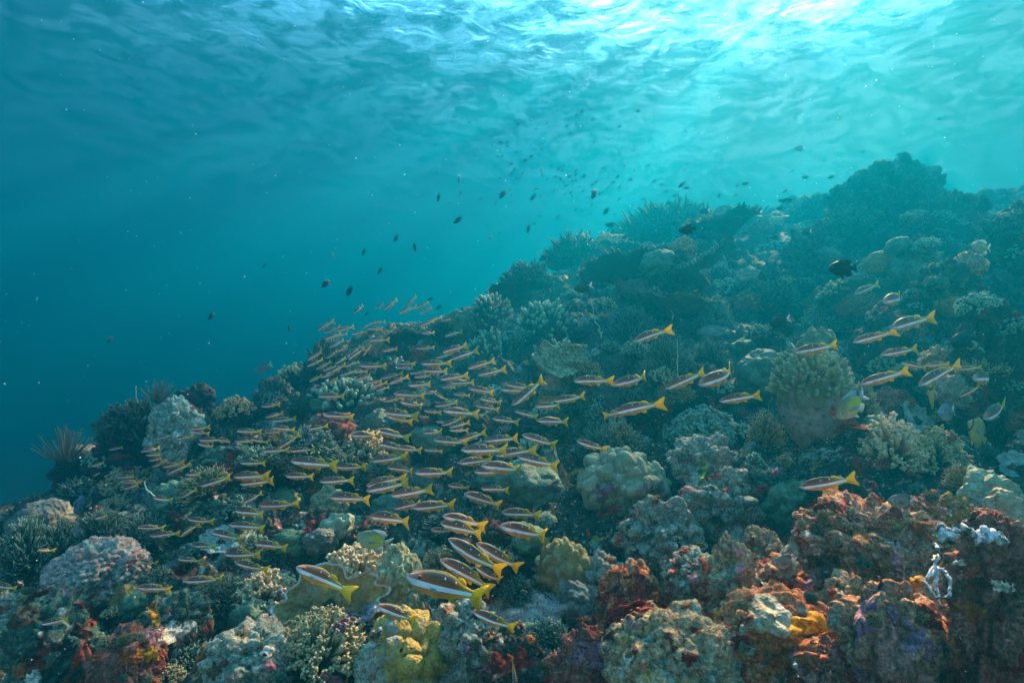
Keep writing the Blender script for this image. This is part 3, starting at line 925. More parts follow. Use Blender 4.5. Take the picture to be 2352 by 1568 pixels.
head("ochre_coral", 1300, 1255, 1390, 115, 'mustard_dark', 8.4, "brown ochre coral hump right of the tail of the biggest snapper", 2.0, 0.30, 5)
head("brain_coral", 1325, 1350, 1440, 85, 'grey_brain', 9.2, "grey brain coral below the ochre hump", 1.3, 0.15, 5)
head("knobbly_coral", 908, 1272, 1440, 112, 'knob_green', 10.6, "tall knobbly green coral cone behind the biggest snapper", 2.6, 0.22, 6, fine=0.06)
head("green_coral", 748, 1128, 1225, 80, 'knob_green', 11.5, "green crumpled coral lump under the middle of the school", 2.4, 0.30, 5, fine=0.05)
head("dome_coral", 1215, 1065, 1150, 150, 'porites_teal', 12.7, "flat topped grey green dome right of the school", 1.6, 0.20, 5)
head("green_coral", 560, 1388, 1470, 70, 'porites_teal', 13.4, "rounded pale green coral left of the brown plate coral", 1.4, 0.18, 5)
head("green_coral", 632, 1450, 1500, 60, 'mustard_dark', 13.9, "small yellowish lump at the foot of the brown plate coral", 1.8, 0.25, 4)
head("pink_nodule_coral", 190, 1258, 1385, 185, 'pink_nodule', 14.1, "pink and white nodular coral mound at the left", 7.5, 0.17, 6, fine=0.02)
head("green_coral", 275, 1345, 1400, 60, 'mustard_dark', 14.8, "olive lump at the lower right of the pink nodular mound", 1.6, 0.2, 4)
head("green_coral", 395, 1110, 1180, 110, 'porites_teal', 15.3, "pale crusted coral mound on the left slope", 2.6, 0.30, 5, fine=0.06)
head("sponge_mound", 2010, 955, 1010, 45, 'porites_teal', 16.2, "small grey lump left of the golden coral clumps", 1.8, 0.25, 4)
head("black_sponge", 298, 943, 990, 34, 'rock_dark', 17.2, "round black sponge on the left ridge", 1.8, 0.25, 4)
head("blue_sponge", 182, 1140, 1180, 30, 'sp_blue', 17.7, "smooth dark blue knob on the left slope", 1.2, 0.15, 4)

# --- leather coral, elephant-ear coral, plates
def leather_coral(name, u, vt, vb, w, seed, label):
    p, rw, hh = seat(u, vb, w, vb - vt, 0.05)
    e = empty(name, p + Vector((0, rw * 0.6, 0)))
    st, f = lobed_shape((rw * 0.72, rw * 0.6, hh * 0.52), 1.4, 0.18, seed, 5, 0.02, 0.35)
    obj("stalk", mesh_np("stalk", st, f, [M['leather_stalk']]), e)
    g = Geo(); tips = []
    rs = np.random.default_rng(int(seed * 100))
    for i in range(360):
        u_ = (i + 0.5) / 360
        th = math.acos(max(-1, 1 - rs.random() * 1.2)); ph = rs.uniform(0, 6.2832)
        d = np.array([math.sin(th) * math.cos(ph), math.sin(th) * math.sin(ph), math.cos(th)])
        wav = 1 + 0.13 * math.sin(ph * 3 + 1) * math.sin(th) + 0.10 * math.sin(ph * 7 + 4 * th) * math.sin(th)
        c = d * np.array([rw * 0.86, rw * 0.7, hh * 0.42]) * wav + np.array([0, 0, hh * 0.56])
        dd = unit(d + np.array([0, 0, 0.45]) + rs.normal(0, 0.25, 3))
        ln = rw * rs.uniform(0.12, 0.22)
        r_ = rw * 0.042 * rs.uniform(0.8, 1.3)
        g.tube([c - dd * ln * 0.5, c + dd * ln * 0.2, c + dd * ln * 0.65, c + dd * ln], r_ * np.array([1.5, 1.25, 1.1, 0.75]), 6)
        tips.append(np.concatenate([np.repeat([0, 0.4, 0.8, 1.0], 6), [1.0]]))
    me = g.mesh("finger_lobes", [M['leather']]); set_tip(me, np.concatenate(tips))
    obj("finger_lobes", me, e)
    cp, f = lobed_shape((rw * 0.82, rw * 0.66, hh * 0.40), 2.2, 0.25, seed + 1, 5, 0.03, 1.0)
    cp[:, 2] += hh * 0.56
    mc = mesh_np("cap", cp, f, [M['leather']]); set_tip(mc, np.zeros(len(cp)))
    obj("cap", mc, e)
    reg(e, label, "coral")
leather_coral("leather_coral", 1895, 806, 1000, 180, 3.3, "big greenish leather coral with finger lobes over a brown stalk")

def ear_coral(name, u, v, w, seed, label):
    p, rw, hh = seat(u, v, w, w, 0.15)
    e = empty(name, p)
    a = plate_part("lobe", rw * 1.05, rw * 0.16, seed, 'knob_green', e, dish=0.35, squash=0.75, lobes=0.35)
    a.rotation_euler = (R(52), R(18), 0); a.location = (0, 0, rw * 0.8)
    b = plate_part("lobe", rw * 0.55, rw * 0.14, seed + 3, 'knob_green', e, dish=0.45, squash=0.6, lobes=0.3)
    b.rotation_euler = (R(70), R(-25), R(20)); b.location = (rw * 0.75, rw * 0.1, rw * 1.15)
    g = Geo(); g.tube([(0, rw * 0.3, -rw * 0.2), (0, rw * 0.2, rw * 0.4), (0, 0.05, rw * 0.8)], [rw * 0.4, rw * 0.3, rw * 0.35], 12)
    obj("stalk", g.mesh("stalk", [M['leather_stalk']]), e)
    reg(e, label, "coral")
ear_coral("elephant_ear_coral", 1272, 880, 115, 2.2, "folded olive elephant ear coral with a curled lobe")

def plate_coral(name, u, v, w, seed, mat, label, tilt, cat="coral", thick=0.05, push=0.0, squash=0.8, dish=0.2):
    p, rw, hh = seat(u, v, w, w, push)
    e = empty(name, p)
    a = plate_part("plate", rw, rw * thick, seed, mat, e, dish=dish, squash=squash, lobes=0.35)
    a.rotation_euler = tilt; a.location = (0, rw * 0.3, rw * 0.45)
    g = Geo(); g.tube([(0, rw * 0.5, -rw * 0.3), (0, rw * 0.45, rw * 0.1), (0, rw * 0.35, rw * 0.4)], [rw * 0.4, rw * 0.3, rw * 0.3], 12)
    obj("stalk", g.mesh("stalk", [M['rock_dark']]), e)
    reg(e, label, cat)
    return e
plate_coral("brown_plate_coral", 745, 1470, 250, 4.4, 'foliose', "large folded brown plate coral with a pale rim and blue grey sponge patches", (R(48), R(-8), R(10)), push=0.02, squash=0.62, dish=0.30)
plate_coral("lacy_plate", 2115, 985, 95, 5.1, 'fan', "lacy translucent green plate left of the lower butterflyfish", (R(55), R(25), 0), thick=0.03)
plate_coral("lacy_plate", 2335, 1085, 70, 5.7, 'fan', "thin green frill at the right edge above the coral humps", (R(60), R(-20), 0), thick=0.03)
plate_coral("lacy_plate", 500, 1268, 90, 6.2, 'fan', "thin pale plate under the left snappers", (R(30), R(10), 0), thick=0.03)

# --- branching corals placed by hand
def bush(name, u, vb, w, h, n, seed, kind, mat, base, label, thick=None, push=0.0, tilt=(0, 0), seg=5):
    p, rw, hh = seat(u, vb, w, h, push)
    th = thick if thick else {'bush': 0.040, 'finger': 0.045, 'cauli': 0.050}[kind]
    p = p + Vector((0, rw * 0.5, 0))
    return branch_coral(name, p, rw, hh, n, seed, th * rw, kind, mat, base, label, tilt=tilt, seg=seg)
bush("branching_coral", 795, 1400, 195, 115, 210, 1, 'cauli', 'branch_gold', 'rock_dark', "golden branching coral behind the steeply tilted snapper", 0.055, tilt=(R(12), 0))
bush("branching_coral", 712, 1570, 235, 120, 330, 2, 'cauli', 'branch_brown', 'rock_dark', "wide brown branching coral at the bottom left of the mustard coral", 0.036, tilt=(R(15), 0))
bush("branching_coral", 590, 1400, 135, 70, 150, 3, 'cauli', 'branch_gold', 'rock_dark', "small golden branching coral right of the grey fan shaped thicket", 0.06, tilt=(R(12), 0))
bush("branching_coral", 490, 1415, 140, 75, 420, 4, 'bush', 'branch_grey', 'rock_dark', "fine grey fan shaped thicket left of the golden coral", 0.020, tilt=(R(15), 0))
bush("branching_coral", 2075, 1080, 125, 115, 150, 5, 'cauli', 'branch_gold', 'rock_dark', "golden coral clump with open knobby branches below the grey fish", 0.06)
bush("branching_coral", 2175, 1085, 115, 95, 170, 6, 'cauli', 'branch_brown', 'rock_dark', "brown coral clump with pale tips under the lower butterflyfish", 0.055)
bush("branching_coral", 1741, 1086, 52, 48, 90, 7, 'finger', 'branch_teal', 'rock_teal', "small round pale coral bush on the turf rock", 0.07)
bush("branching_coral", 1630, 1020, 150, 72, 200, 8, 'cauli', 'branch_grey', 'rock_dark', "low row of pale knobbed coral above the grey mound", 0.065)
bush("branching_coral", 1770, 1035, 90, 90, 190, 9, 'bush', 'branch_brown', 'rock_dark', "yellow green branching tuft left of the leather coral foot", 0.035)
bush("branching_coral", 1378, 975, 90, 55, 200, 10, 'bush', 'branch_teal', 'rock_dark', "yellowish tuft behind the pair of crossing snappers", 0.04)
bush("branching_coral", 1390, 1060, 140, 80, 200, 11, 'bush', 'branch_grey', 'rock_dark', "dim brown thicket above the big lobed coral", 0.03)
bush("soft_coral_thicket", 1545, 920, 150, 160, 520, 12, 'bush', 'branch_grey', 'rock_dark', "tall fuzzy grey thicket left of the dome coral", 0.020)
bush("soft_coral_thicket", 1640, 870, 110, 90, 400, 13, 'bush', 'branch_grey', 'rock_dark', "fuzzy grey thicket right of the tall one", 0.022)
bush("branching_coral", 1906, 770, 100, 72, 240, 14, 'cauli', 'branch_teal', 'rock_dark', "pale green bush above the yellow cauliflower dome", 0.05)
bush("soft_coral_thicket", 1650, 760, 75, 75, 260, 15, 'cauli', 'branch_grey', 'rock_dark', "brown grey tuft at the end of the spiny ledge", 0.05)
bush("soft_coral_thicket", 1455, 790, 130, 90, 420, 16, 'bush', 'branch_grey', 'rock_dark', "rounded fuzzy coral right of the bent whip", 0.022)
bush("finger_coral", 1125, 755, 115, 88, 150, 17, 'finger', 'branch_teal', 'rock_dark', "dense pale finger coral at the top of the ridge above the school", 0.055)
bush("finger_coral", 1255, 775, 150, 85, 190, 18, 'finger', 'branch_teal', 'rock_dark', "wide pale finger coral left of the bent whip", 0.05)
bush("finger_coral", 1130, 830, 120, 75, 150, 19, 'finger', 'branch_teal', 'rock_dark', "lower pale finger coral left of the elephant ear coral", 0.055)
bush("finger_coral", 1290, 840, 100, 60, 130, 20, 'finger', 'branch_teal', 'rock_dark', "small finger coral above the elephant ear coral", 0.055)
bush("finger_coral", 1020, 780, 90, 55, 120, 21, 'bush', 'branch_dark', 'rock_dark', "dark thicket left of the dense finger coral", 0.05)
bush("finger_coral", 782, 945, 165, 72, 150, 22, 'finger', 'branch_teal', 'rock_dark', "pale finger coral poking out of the left side of the school", 0.065)
bush("branching_coral", 738, 880, 115, 105, 240, 23, 'bush', 'branch_dark', 'rock_dark', "dark thicket at the corner of the ridge left of the school", 0.045)
bush("branching_coral", 1210, 660, 130, 65, 260, 24, 'bush', 'branch_dark', 'rock_dark', "hazy dark thicket on the ridge line", 0.05)
bush("branching_coral", 1330, 605, 170, 70, 300, 25, 'bush', 'branch_dark', 'rock_dark', "faint wide thicket on the ridge further back", 0.04)
bush("branching_coral", 1560, 535, 270, 62, 420, 26, 'bush', 'branch_dark', 'rock_dark', "faint broad thicket far back left of the pinnacle", 0.03)
bush("branching_coral", 30, 1330, 120, 135, 260, 27, 'bush', 'branch_grey', 'rock_dark', "tall grey brown coral bush cut by the left edge", 0.035)
bush("branching_coral", 115, 1300, 110, 95, 240, 28, 'bush', 'branch_grey', 'rock_dark', "grey coral bush right of the one at the left edge", 0.035)
bush("branching_coral", 200, 1265, 130, 85, 280, 29, 'bush', 'branch_grey', 'rock_dark', "feathery grey bush above the pink nodular mound", 0.03)
bush("branching_coral", 300, 1265, 120, 75, 260, 30, 'bush', 'branch_grey', 'rock_dark', "feathery grey bush right of the pink nodular mound", 0.03)
bush("branching_coral", 60, 1205, 120, 55, 240, 31, 'bush', 'branch_dark', 'rock_dark', "dim low bush at the left edge above the tall one", 0.04)
bush("branching_coral", 278, 1345, 60, 62, 90, 32, 'cauli', 'branch_brown', 'rock_dark', "yellowish coral sprig at the right end of the pink nodular mound", 0.07)
bush("branching_coral", 690, 1090, 130, 55, 260, 33, 'bush', 'branch_brown', 'rock_dark', "olive branching coral under the long snapper", 0.04)
bush("branching_coral", 2275, 760, 110, 75, 200, 34, 'cauli', 'branch_teal', 'rock_dark', "pale bush right of the dark round triggerfish", 0.05)
bush("branching_coral", 2240, 1125, 90, 55, 220, 35, 'bush', 'branch_brown', 'rock_dark', "yellow green tuft left of the green coral hump", 0.03)
bush("branching_coral", 2215, 1200, 120, 40, 150, 36, 'cauli', 'branch_gold', 'rock_pink', "orange brown sprigs on the ledge with white sponges", 0.06)
bush("branching_coral", 1985, 950, 90, 75, 160, 37, 'bush', 'branch_brown', 'rock_dark', "yellowish tuft right of the leather coral", 0.04)
bush("branching_coral", 1010, 1330, 90, 60, 150, 38, 'cauli', 'branch_brown', 'rock_dark', "dim brown knobby coral right of the knobbly green cone", 0.06)
refresh()
for (u, v, w, h, sd, lab) in [(2138, 362, 46, 42, 60, "small spiky bush on the very top of the tall pinnacle"), (2192, 392, 44, 46, 61, "spiky bush on the right shoulder of the tall pinnacle"), (2085, 362, 34, 30, 62, "small tuft on the top left of the tall pinnacle"), (1990, 412, 60, 26, 63, "low tuft on the lower shoulder of the tall pinnacle"), (2260, 470, 50, 40, 64, "spiky tuft right of the tall pinnacle")]:
    r = hit(u, v + 12)
    bush("branching_coral", u, v + 12 if r and r[0].y < 14 else v + 40, w, h, 90, sd, 'bush', 'branch_dark', 'rock_dark', lab, thick=0.07)
for (u, v, w, sd, mt, lab, tl) in [
    (1430, 668, 190, 1.3, 'branch_dark', "wide dark table coral with a pale fringe behind the bent whip", (R(16), R(10))),
    (1590, 650, 150, 2.6, 'branch_teal', "tilted table coral below the hazy hump", (R(20), R(-22))),
    (1560, 745, 190, 3.9, 'branch_brown', "greenish spiny ledge coral left of the brown grey tuft", (R(10), R(-6))),
    (1185, 700, 130, 4.6, 'branch_dark', "small dark table coral above the pale finger corals", (R(12), R(4))),
    (1660, 560, 190, 5.2, 'branch_dark', "hazy table coral under the faint broad thicket", (R(10), R(3))),
    (1420, 590, 110, 6.4, 'branch_teal', "pale capped table coral on the far ridge", (R(12), R(-5))),
    (1990, 700, 130, 7.7, 'branch_teal', "hazy plate left of the highest snapper", (R(15), R(-12))),
    (900, 800, 120, 8.3, 'branch_dark', "dark table coral inside the upper part of the school", (R(14), R(6)))]:
    p, rw, hh = seat(u, v, w, w)
    table_coral("table_coral", p + Vector((0, 0, rw * 0.5)), rw, sd, mt, lab, tl)

# --- feather stars, whips, tubes
refresh()
def feather_star(name, u, v, w, seed, label):
    p, rw, hh = seat(u, v, w, w, 0.1)
    e = empty(name, p)
    rs = np.random.default_rng(seed)
    g = Geo(); tips = []
    for i in range(46):
        ph = i * 2.39996; th = R(rs.uniform(8, 82))
        d = np.array([math.sin(th) * math.cos(ph), math.sin(th) * math.sin(ph), math.cos(th)])
        L = rw * rs.uniform(1.2, 1.7)
        pts = [d * L * t_ + np.array([0, 0, 1]) * L * 0.35 * t_ * t_ for t_ in np.linspace(0, 1, 7)]
        g.tube(pts, rw * 0.028 * np.array([1, 1, 1, .9, .8, .6, .4]), 4)
        tips.append(np.concatenate([np.repeat(np.linspace(0, 1, 7), 4), [1.0]]))
        sd = unit(np.cross(d, [0.1, 0.2, 1.0]))
        for k in range(2, 7):
            for s in (-1, 1):
                for m in (0.0, 0.5):
                    c = np.array(pts[k]) * (1 - m) + np.array(pts[k - 1]) * m
                    g.tube([c, c + (sd * s * 0.9 + d * 0.5) * rw * 0.13], rw * np.array([0.014, 0.006]), 3)
                    tips.append(np.concatenate([np.repeat([0.5, 1.0], 3), [1.0]]))
    me = g.mesh("arms", [M['crinoid']]); set_tip(me, np.concatenate(tips))
    obj("arms", me, e)
    c, f = lobed_shape((rw * 0.22, rw * 0.22, rw * 0.16), 3, 0.2, seed, 3)
    obj("centre", mesh_np("centre", c, f, [M['crinoid']]), e)
    reg(e, label, "feather star")
feather_star("feather_star", 150, 1062, 80, 3, "black feather star spread on the dark crag at the left")
feather_star("feather_star", 364, 925, 50, 5, "hazy feather star behind the pale green rock head")

def whip(name, uv, width, label, dy=0.0):
    r = hit(*uv[-1]); D = (r[0].y if r else 4.0) - 0.1
    pts = [np.array(q(u, v, D + dy * i)) for i, (u, v) in enumerate(uv)]
    P = []
    for i in range(len(pts) - 1):
        for t_ in (0, 0.33, 0.66):
            P.append(pts[i] * (1 - t_) + pts[i + 1] * t_ + rng.normal(0, 0.002, 3))
    P.append(pts[-1])
    P = np.array(P[::-1]); base = P[0].copy(); P -= base
    g = Geo(); g.tube(P, np.linspace(1.0, 0.45, len(P)) * width * D / 1176 / 2, 6)
    o = obj(name, g.mesh(name, [M['whip']])); o.location = base
    reg(o, label, "whip coral")
whip("whip_coral", [(313, 885), (312, 905), (317, 925), (315, 945), (322, 965), (327, 985), (331, 1002), (331, 1018), (335, 1038)], 3.6, "thin wavy whip rising from the left ridge", 0.02)
whip("whip_coral", [(1357, 684), (1361, 705), (1364, 725), (1366, 738), (1376, 748), (1378, 760), (1381, 775)], 4.5, "bent pale whip between the finger coral and the fuzzy coral", 0.01)
whip("whip_coral", [(1536, 680), (1540, 692), (1535, 702), (1541, 712), (1547, 722), (1544, 732)], 3.2, "short curly whip above the spiny ledge", 0.01)
whip("whip_coral", [(1555, 780), (1556, 810), (1556, 840), (1557, 862)], 2.6, "straight thread like whip in front of the fuzzy grey thicket", 0.01)
whip("whip_coral", [(330, 1105), (338, 1122), (350, 1135), (358, 1146)], 4.0, "pale curled strand over the dark gap on the left slope", 0.0)

# --- sand hollow
refresh()
drape("sand_patch", 1215, 1395, 210, 90, 'sand', "grey sand hollow under the tail of the biggest snapper", "sand", thick=0.012, seed=3, ragged=0.3)

# --- sponges and crusts draped on the rocks
for (nm, u, v, w, h, mat, ang, th, sd, lab) in [
    ("encrusting_sponge", 1888, 1445, 130, 84, 'sp_yellow', 0.1, 0.012, 1, "bright yellow sponge on the large orange rock"),
    ("encrusting_sponge", 1785, 1475, 150, 95, 'sp_rust', -0.2, 0.008, 2, "rust orange crust left of the yellow sponge"),
    ("encrusting_coral", 1775, 1415, 92, 80, 'porites_tan', 0.3, 0.018, 3, "smooth tan coral cap on the large orange rock"),
    ("encrusting_sponge", 1975, 1420, 40, 130, 'sp_purple', -0.55, 0.008, 4, "long purple sponge run right of the yellow sponge"),
    ("encrusting_sponge", 2105, 1470, 60, 75, 'sp_purple', 0.2, 0.008, 5, "broad purple sponge on the big pinkish block"),
    ("encrusting_sponge", 2050, 1408, 30, 35, 'sp_purple', 0.0, 0.008, 6, "small purple sponge above the broad purple one"),
    ("encrusting_sponge", 1975, 1550, 40, 28, 'sp_purple', 0.0, 0.008, 7, "purple spot at the bottom right of the orange rock"),
    ("encrusting_sponge", 1455, 1400, 135, 52, 'sp_maroon', 0.1, 0.007, 8, "dark red sponge across the underside of the rounded rock"),
    ("encrusting_sponge", 1340, 1425, 45, 26, 'sp_orange', 0.3, 0.012, 9, "orange sponge left of the dark red rock"),
    ("encrusting_sponge", 1365, 1440, 38, 22, 'sp_red', -0.3, 0.012, 10, "red sponge under the orange one by the dark red rock"),
    ("encrusting_sponge", 1775, 1530, 52, 16, 'sp_orange', 0.2, 0.014, 11, "coral red sponge flap at the foot of the orange rock"),
    ("encrusting_sponge", 1866, 1530, 20, 18, 'sp_orange', 0.2, 0.016, 12, "small coral red sponge right of the flap at the bottom"),
    ("encrusting_sponge", 1890, 1510, 18, 14, 'sp_orange', 0.6, 0.016, 13, "tiny red sponge at the lower edge of the orange rock"),
    ("encrusting_sponge", 1822, 1562, 26, 16, 'sp_orange', 0.2, 0.016, 14, "red sponge cut by the bottom edge"),
    ("encrusting_sponge", 1410, 1172, 40, 26, 'sp_red', 0.2, 0.012, 15, "orange red sponge under the big lobed coral"),
    ("encrusting_sponge", 1380, 1180, 24, 22, 'sp_red', 0.2, 0.012, 16, "small orange red sponge left of the larger one under the lobed coral"),
    ("encrusting_sponge", 1385, 1125, 60, 34, 'sp_purple', 0.3, 0.008, 17, "purple crust on the left underside of the big lobed coral"),
    ("encrusting_sponge", 1495, 1120, 70, 26, 'sp_purple', -0.1, 0.008, 18, "purple crust along the right underside of the lobed corals"),
    ("encrusting_sponge", 1420, 1240, 18, 50, 'sp_orange', 0.1, 0.012, 19, "hanging orange sponge strip left of the turf rock"),
    ("encrusting_sponge", 1575, 1265, 34, 16, 'sp_red', 0.7, 0.012, 20, "red sponge on the right of the turf rock"),
    ("encrusting_sponge", 1553, 1298, 20, 26, 'sp_red', 0.0, 0.012, 21, "red sponge drop at the foot of the turf rock"),
    ("encrusting_sponge", 1608, 1250, 26, 9, 'sp_yellow', 0.1, 0.010, 22, "thin yellow streak on the turf rock"),
    ("encrusting_sponge", 1645, 1093, 26, 16, 'sp_orange', 0.1, 0.012, 23, "orange sponge on the grey mound, right of the lime specks"),
    ("encrusting_sponge", 1627, 1096, 20, 14, 'sp_orange', 0.5, 0.012, 24, "second orange sponge on the grey mound"),
    ("encrusting_sponge", 1618, 1078, 22, 14, 'sp_lime', 0.2, 0.010, 25, "lime green tuft on the grey mound"),
    ("encrusting_sponge", 1842, 1178, 26, 34, 'sp_maroon', 0.0, -0.006, 26, "dark red opening in the face of the round green coral"),
    ("encrusting_sponge", 1965, 1075, 24, 74, 'sp_red', -0.15, 0.012, 27, "long red sponge band left of the golden clumps"),
    ("encrusting_sponge", 1995, 1063, 52, 26, 'sp_red', 0.3, 0.012, 28, "red sponge arm reaching right from the long band"),
    ("encrusting_sponge", 2030, 1070, 28, 16, 'sp_orange', 0.2, 0.012, 29, "orange sponge under the golden clump"),
    ("encrusting_sponge", 2085, 1090, 14, 22, 'sp_orange', 0.0, 0.012, 30, "small orange sponge below the golden clumps"),
    ("encrusting_sponge", 2018, 1145, 10, 14, 'sp_orange', 0.0, 0.014, 31, "tiny orange sponge right of the snapper's tail"),
    ("encrusting_sponge", 2000, 1205, 24, 12, 'sp_orange', 0.1, 0.014, 32, "orange sponge left of the ledge"),
    ("encrusting_sponge", 1530, 925, 32, 66, 'sp_red', 0.0, 0.010, 33, "large dark red sponge right of the tail of the long snapper"),
    ("encrusting_sponge", 1480, 905, 18, 26, 'sp_red', 0.0, 0.010, 34, "red sponge under the fuzzy grey thicket"),
    ("encrusting_sponge", 1640, 935, 26, 36, 'sp_red', 0.2, 0.010, 35, "red sponge left of the snapper below the dome"),
    ("encrusting_sponge", 1474, 984, 18, 14, 'sp_red', 0.2, 0.012, 36, "small red sponge below the crossing snappers"),
    ("encrusting_sponge", 1925, 985, 40, 26, 'sp_red', 0.0, 0.010, 37, "red sponge under the foot of the leather coral"),
    ("encrusting_sponge", 1955, 975, 36, 20, 'sp_orange', 0.2, 0.010, 38, "orange sponge right of the leather coral foot"),
    ("encrusting_sponge", 2185, 1005, 20, 20, 'sp_red', 0.0, 0.010, 39, "dim red spot left of the lower butterflyfish"),
    ("encrusting_sponge", 215, 1415, 42, 34, 'sp_red', 0.3, 0.012, 40, "orange red sponge fan below the pink mound"),
    ("encrusting_sponge", 190, 1440, 34, 30, 'sp_red', 0.2, 0.012, 41, "orange red sponge left below the fan"),
    ("encrusting_sponge", 192, 1480, 28, 46, 'sp_red', 0.0, 0.010, 42, "long red sponge beside the dark red crusted rock"),
    ("encrusting_sponge", 85, 1370, 40, 30, 'sp_maroon', 0.6, 0.010, 43, "dull red crust at the left under the tall bush"),
    ("encrusting_sponge", 480, 1440, 22, 34, 'sp_red', 0.0, 0.012, 44, "small red sponge left of the rounded green coral"),
    ("encrusting_sponge", 300, 1510, 50, 30, 'sp_rust', 0.0, 0.008, 45, "rusty crust on the dark red rock at the bottom left"),
    ("encrusting_sponge", 350, 1495, 40, 40, 'sp_yellow', 0.3, 0.004, 46, "mossy yellow patch right of the dark red crusted rock"),
    ("encrusting_sponge", 355, 1420, 20, 50, 'sp_yellow', 0.1, 0.004, 47, "yellow streak on the turf rock right of the orange sponges"),
    ("encrusting_sponge", 782, 1438, 36, 30, 'sp_purple', 0.1, 0.006, 48, "violet square patch on the brown plate coral"),
    ("encrusting_sponge", 845, 1410, 34, 44, 'sp_blue', 0.2, 0.006, 49, "pale blue sponge on the right tip of the brown plate coral"),
    ("encrusting_sponge", 800, 1412, 60, 16, 'sp_purple', 0.1, 0.006, 50, "purple band along the top of the brown plate coral"),
    ("encrusting_sponge", 950, 1500, 50, 26, 'sp_maroon', 0.2, -0.004, 51, "dark red pit in the mustard coral"),
    ("encrusting_sponge", 1075, 1490, 28, 30, 'sp_purple', 0.3, 0.008, 52, "purple patch on the pale turf rock"),
    ("encrusting_sponge", 1110, 1540, 60, 18, 'sp_purple', 0.2, 0.008, 53, "purple strip at the foot of the pale turf rock"),
    ("encrusting_sponge", 1345, 1500, 40, 60, 'sp_purple', 0.1, 0.006, 54, "dull violet crust left of the wide speckled rock"),
    ("encrusting_sponge", 876, 1180, 12, 20, 'sp_orange', 0.5, 0.012, 55, "small orange sponge above the yellow spotted damselfish"),
    ("encrusting_sponge", 810, 1230, 16, 12, 'sp_orange', 0.5, 0.012, 56, "small orange sponge left of the yellow spotted damselfish"),
    ("encrusting_sponge", 800, 1075, 40, 26, 'sp_red', 0.2, 0.010, 57, "dim red sponge inside the middle of the school"),
    ("encrusting_sponge", 2020, 1320, 24, 30, 'sp_rust', 0.2, 0.014, 58, "rust red sponge below the knobbly pink ledge"),
    ("encrusting_sponge", 2125, 1215, 28, 44, 'sp_rust', 0.3, 0.010, 59, "orange sponge left of the row of white sponges"),
    ("encrusting_sponge", 2105, 1335, 24, 20, 'sp_yellow', 0.2, 0.010, 60, "yellow patch left of the white hanging sponge"),
    ("encrusting_sponge", 2235, 1310, 14, 46, 'sp_orange', -0.5, 0.012, 61, "long orange sponge finger right of the white hanging sponge"),
    ("encrusting_sponge", 2230, 1405, 40, 40, 'sp_rust', 0.2, 0.008, 62, "rusty crust right of the white hanging sponge foot"),
    ("encrusting_sponge", 1905, 1300, 22, 26, 'sp_pink', 0.2, 0.016, 63, "pink knob at the left end of the pink ledge"),
    ("encrusting_sponge", 1855, 1345, 40, 24, 'sp_pink', 0.2, 0.010, 64, "pink crust on the rock below the tan coral knob"),
    ("encrusting_sponge", 2060, 1290, 26, 50, 'sp_pink', 0.1, 0.010, 65, "pink sponge strip on the pink ledge"),
    ("encrusting_sponge", 1530, 1370, 30, 20, 'sp_red', 0.2, 0.008, 66, "red crust at the right end of the rounded rock"),
    ("encrusting_sponge", 620, 1530, 40, 24, 'sp_pink', 0.2, 0.012, 67, "pinkish crust at the left end of the wide brown coral"),
    ("encrusting_sponge", 755, 1562, 60, 20, 'sp_pink', 0.1, 0.012, 68, "pink crust under the wide brown coral"),
    ]:
    drape(nm, u, v, w, h, mat, lab, "coral" if 'coral' in nm else "sponge", ang, th, sd, 0.22 if 'coral' in nm else (0.45 if w > 90 else 0.75))

def tube_cluster(name, tubes, mat, label, cat="sponge", hollow=False):
    """white drips, bulbs and siphons: a few fat tubes grown together"""
    hs = [hit(*t_[k_]) for t_ in tubes for k_ in (0, 1)]
    D = min([r[0].y for r in hs if r] or [1.5]) - 0.03
    base = np.array(q(*tubes[0][0], D))
    g = Geo()
    for (uv0, uv1, r0, r1) in tubes:
        a = np.array(q(*uv0, D)) - base; b = np.array(q(*uv1, D - 0.01)) - base
        k = D / 1176
        P = [a + (b - a) * t_ + np.array([0, -0.004 * math.sin(3.1 * t_), 0]) + rng.normal(0, 0.0015, 3) for t_ in np.linspace(0, 1, 6)]
        rr = 0.95 * (r0 + (r1 - r0) * np.linspace(0, 1, 6)) * k * np.array([0.75, 1.0, 1.1, 0.95, 1.05, 0.75])
        g.tube(P, rr, 9)
    o = obj(name, g.mesh(name, [M[mat]])); o.location = base
    reg(o, label, cat)
white_row = []
for i in range(9):
    u0 = 2158 + i * 17; v0 = 1212 + 5 * math.sin(i * 1.7) + i * 2
    white_row.append(((u0, v0 - 10), (u0 + 3 + 4 * math.sin(i * 2.1), v0 + 20 + 6 * math.cos(i * 1.3)), 8 + 3 * math.sin(i * 2.3), 7 + 2 * math.cos(i)))
    white_row.append(((u0, v0), (u0 + 17, v0 + 6), 5, 5))
tube_cluster("white_sponge", white_row, 'sp_white', "row of swollen white sponges along the ledge at the right")
tube_cluster("white_sponge", [((2145, 1246), (2148, 1268), 6, 5), ((2148, 1268), (2146, 1292), 7, 4), ((2146, 1292), (2138, 1320), 4, 3), ((2142, 1300), (2122, 1330), 3.5, 3), ((2122, 1330), (2140, 1364), 3, 3.5),
    ((2150, 1300), (2147, 1345), 4, 4.5), ((2147, 1345), (2154, 1372), 5, 3), ((2154, 1300), (2172, 1312), 4, 4), ((2172, 1312), (2178, 1340), 4, 3.5), ((2178, 1340), (2172, 1372), 3.5, 4), ((2150, 1372), (2182, 1398), 2.5, 1.2)],
    'sp_white', "white sponge hanging in thin drips in front of the big pinkish block")
tube_cluster("sea_squirt", [((868, 1462), (873, 1442), 7, 6), ((855, 1462), (858, 1448), 6, 5)], 'sp_blue', "pair of grey sea squirts left of the mustard coral", "sea squirt")
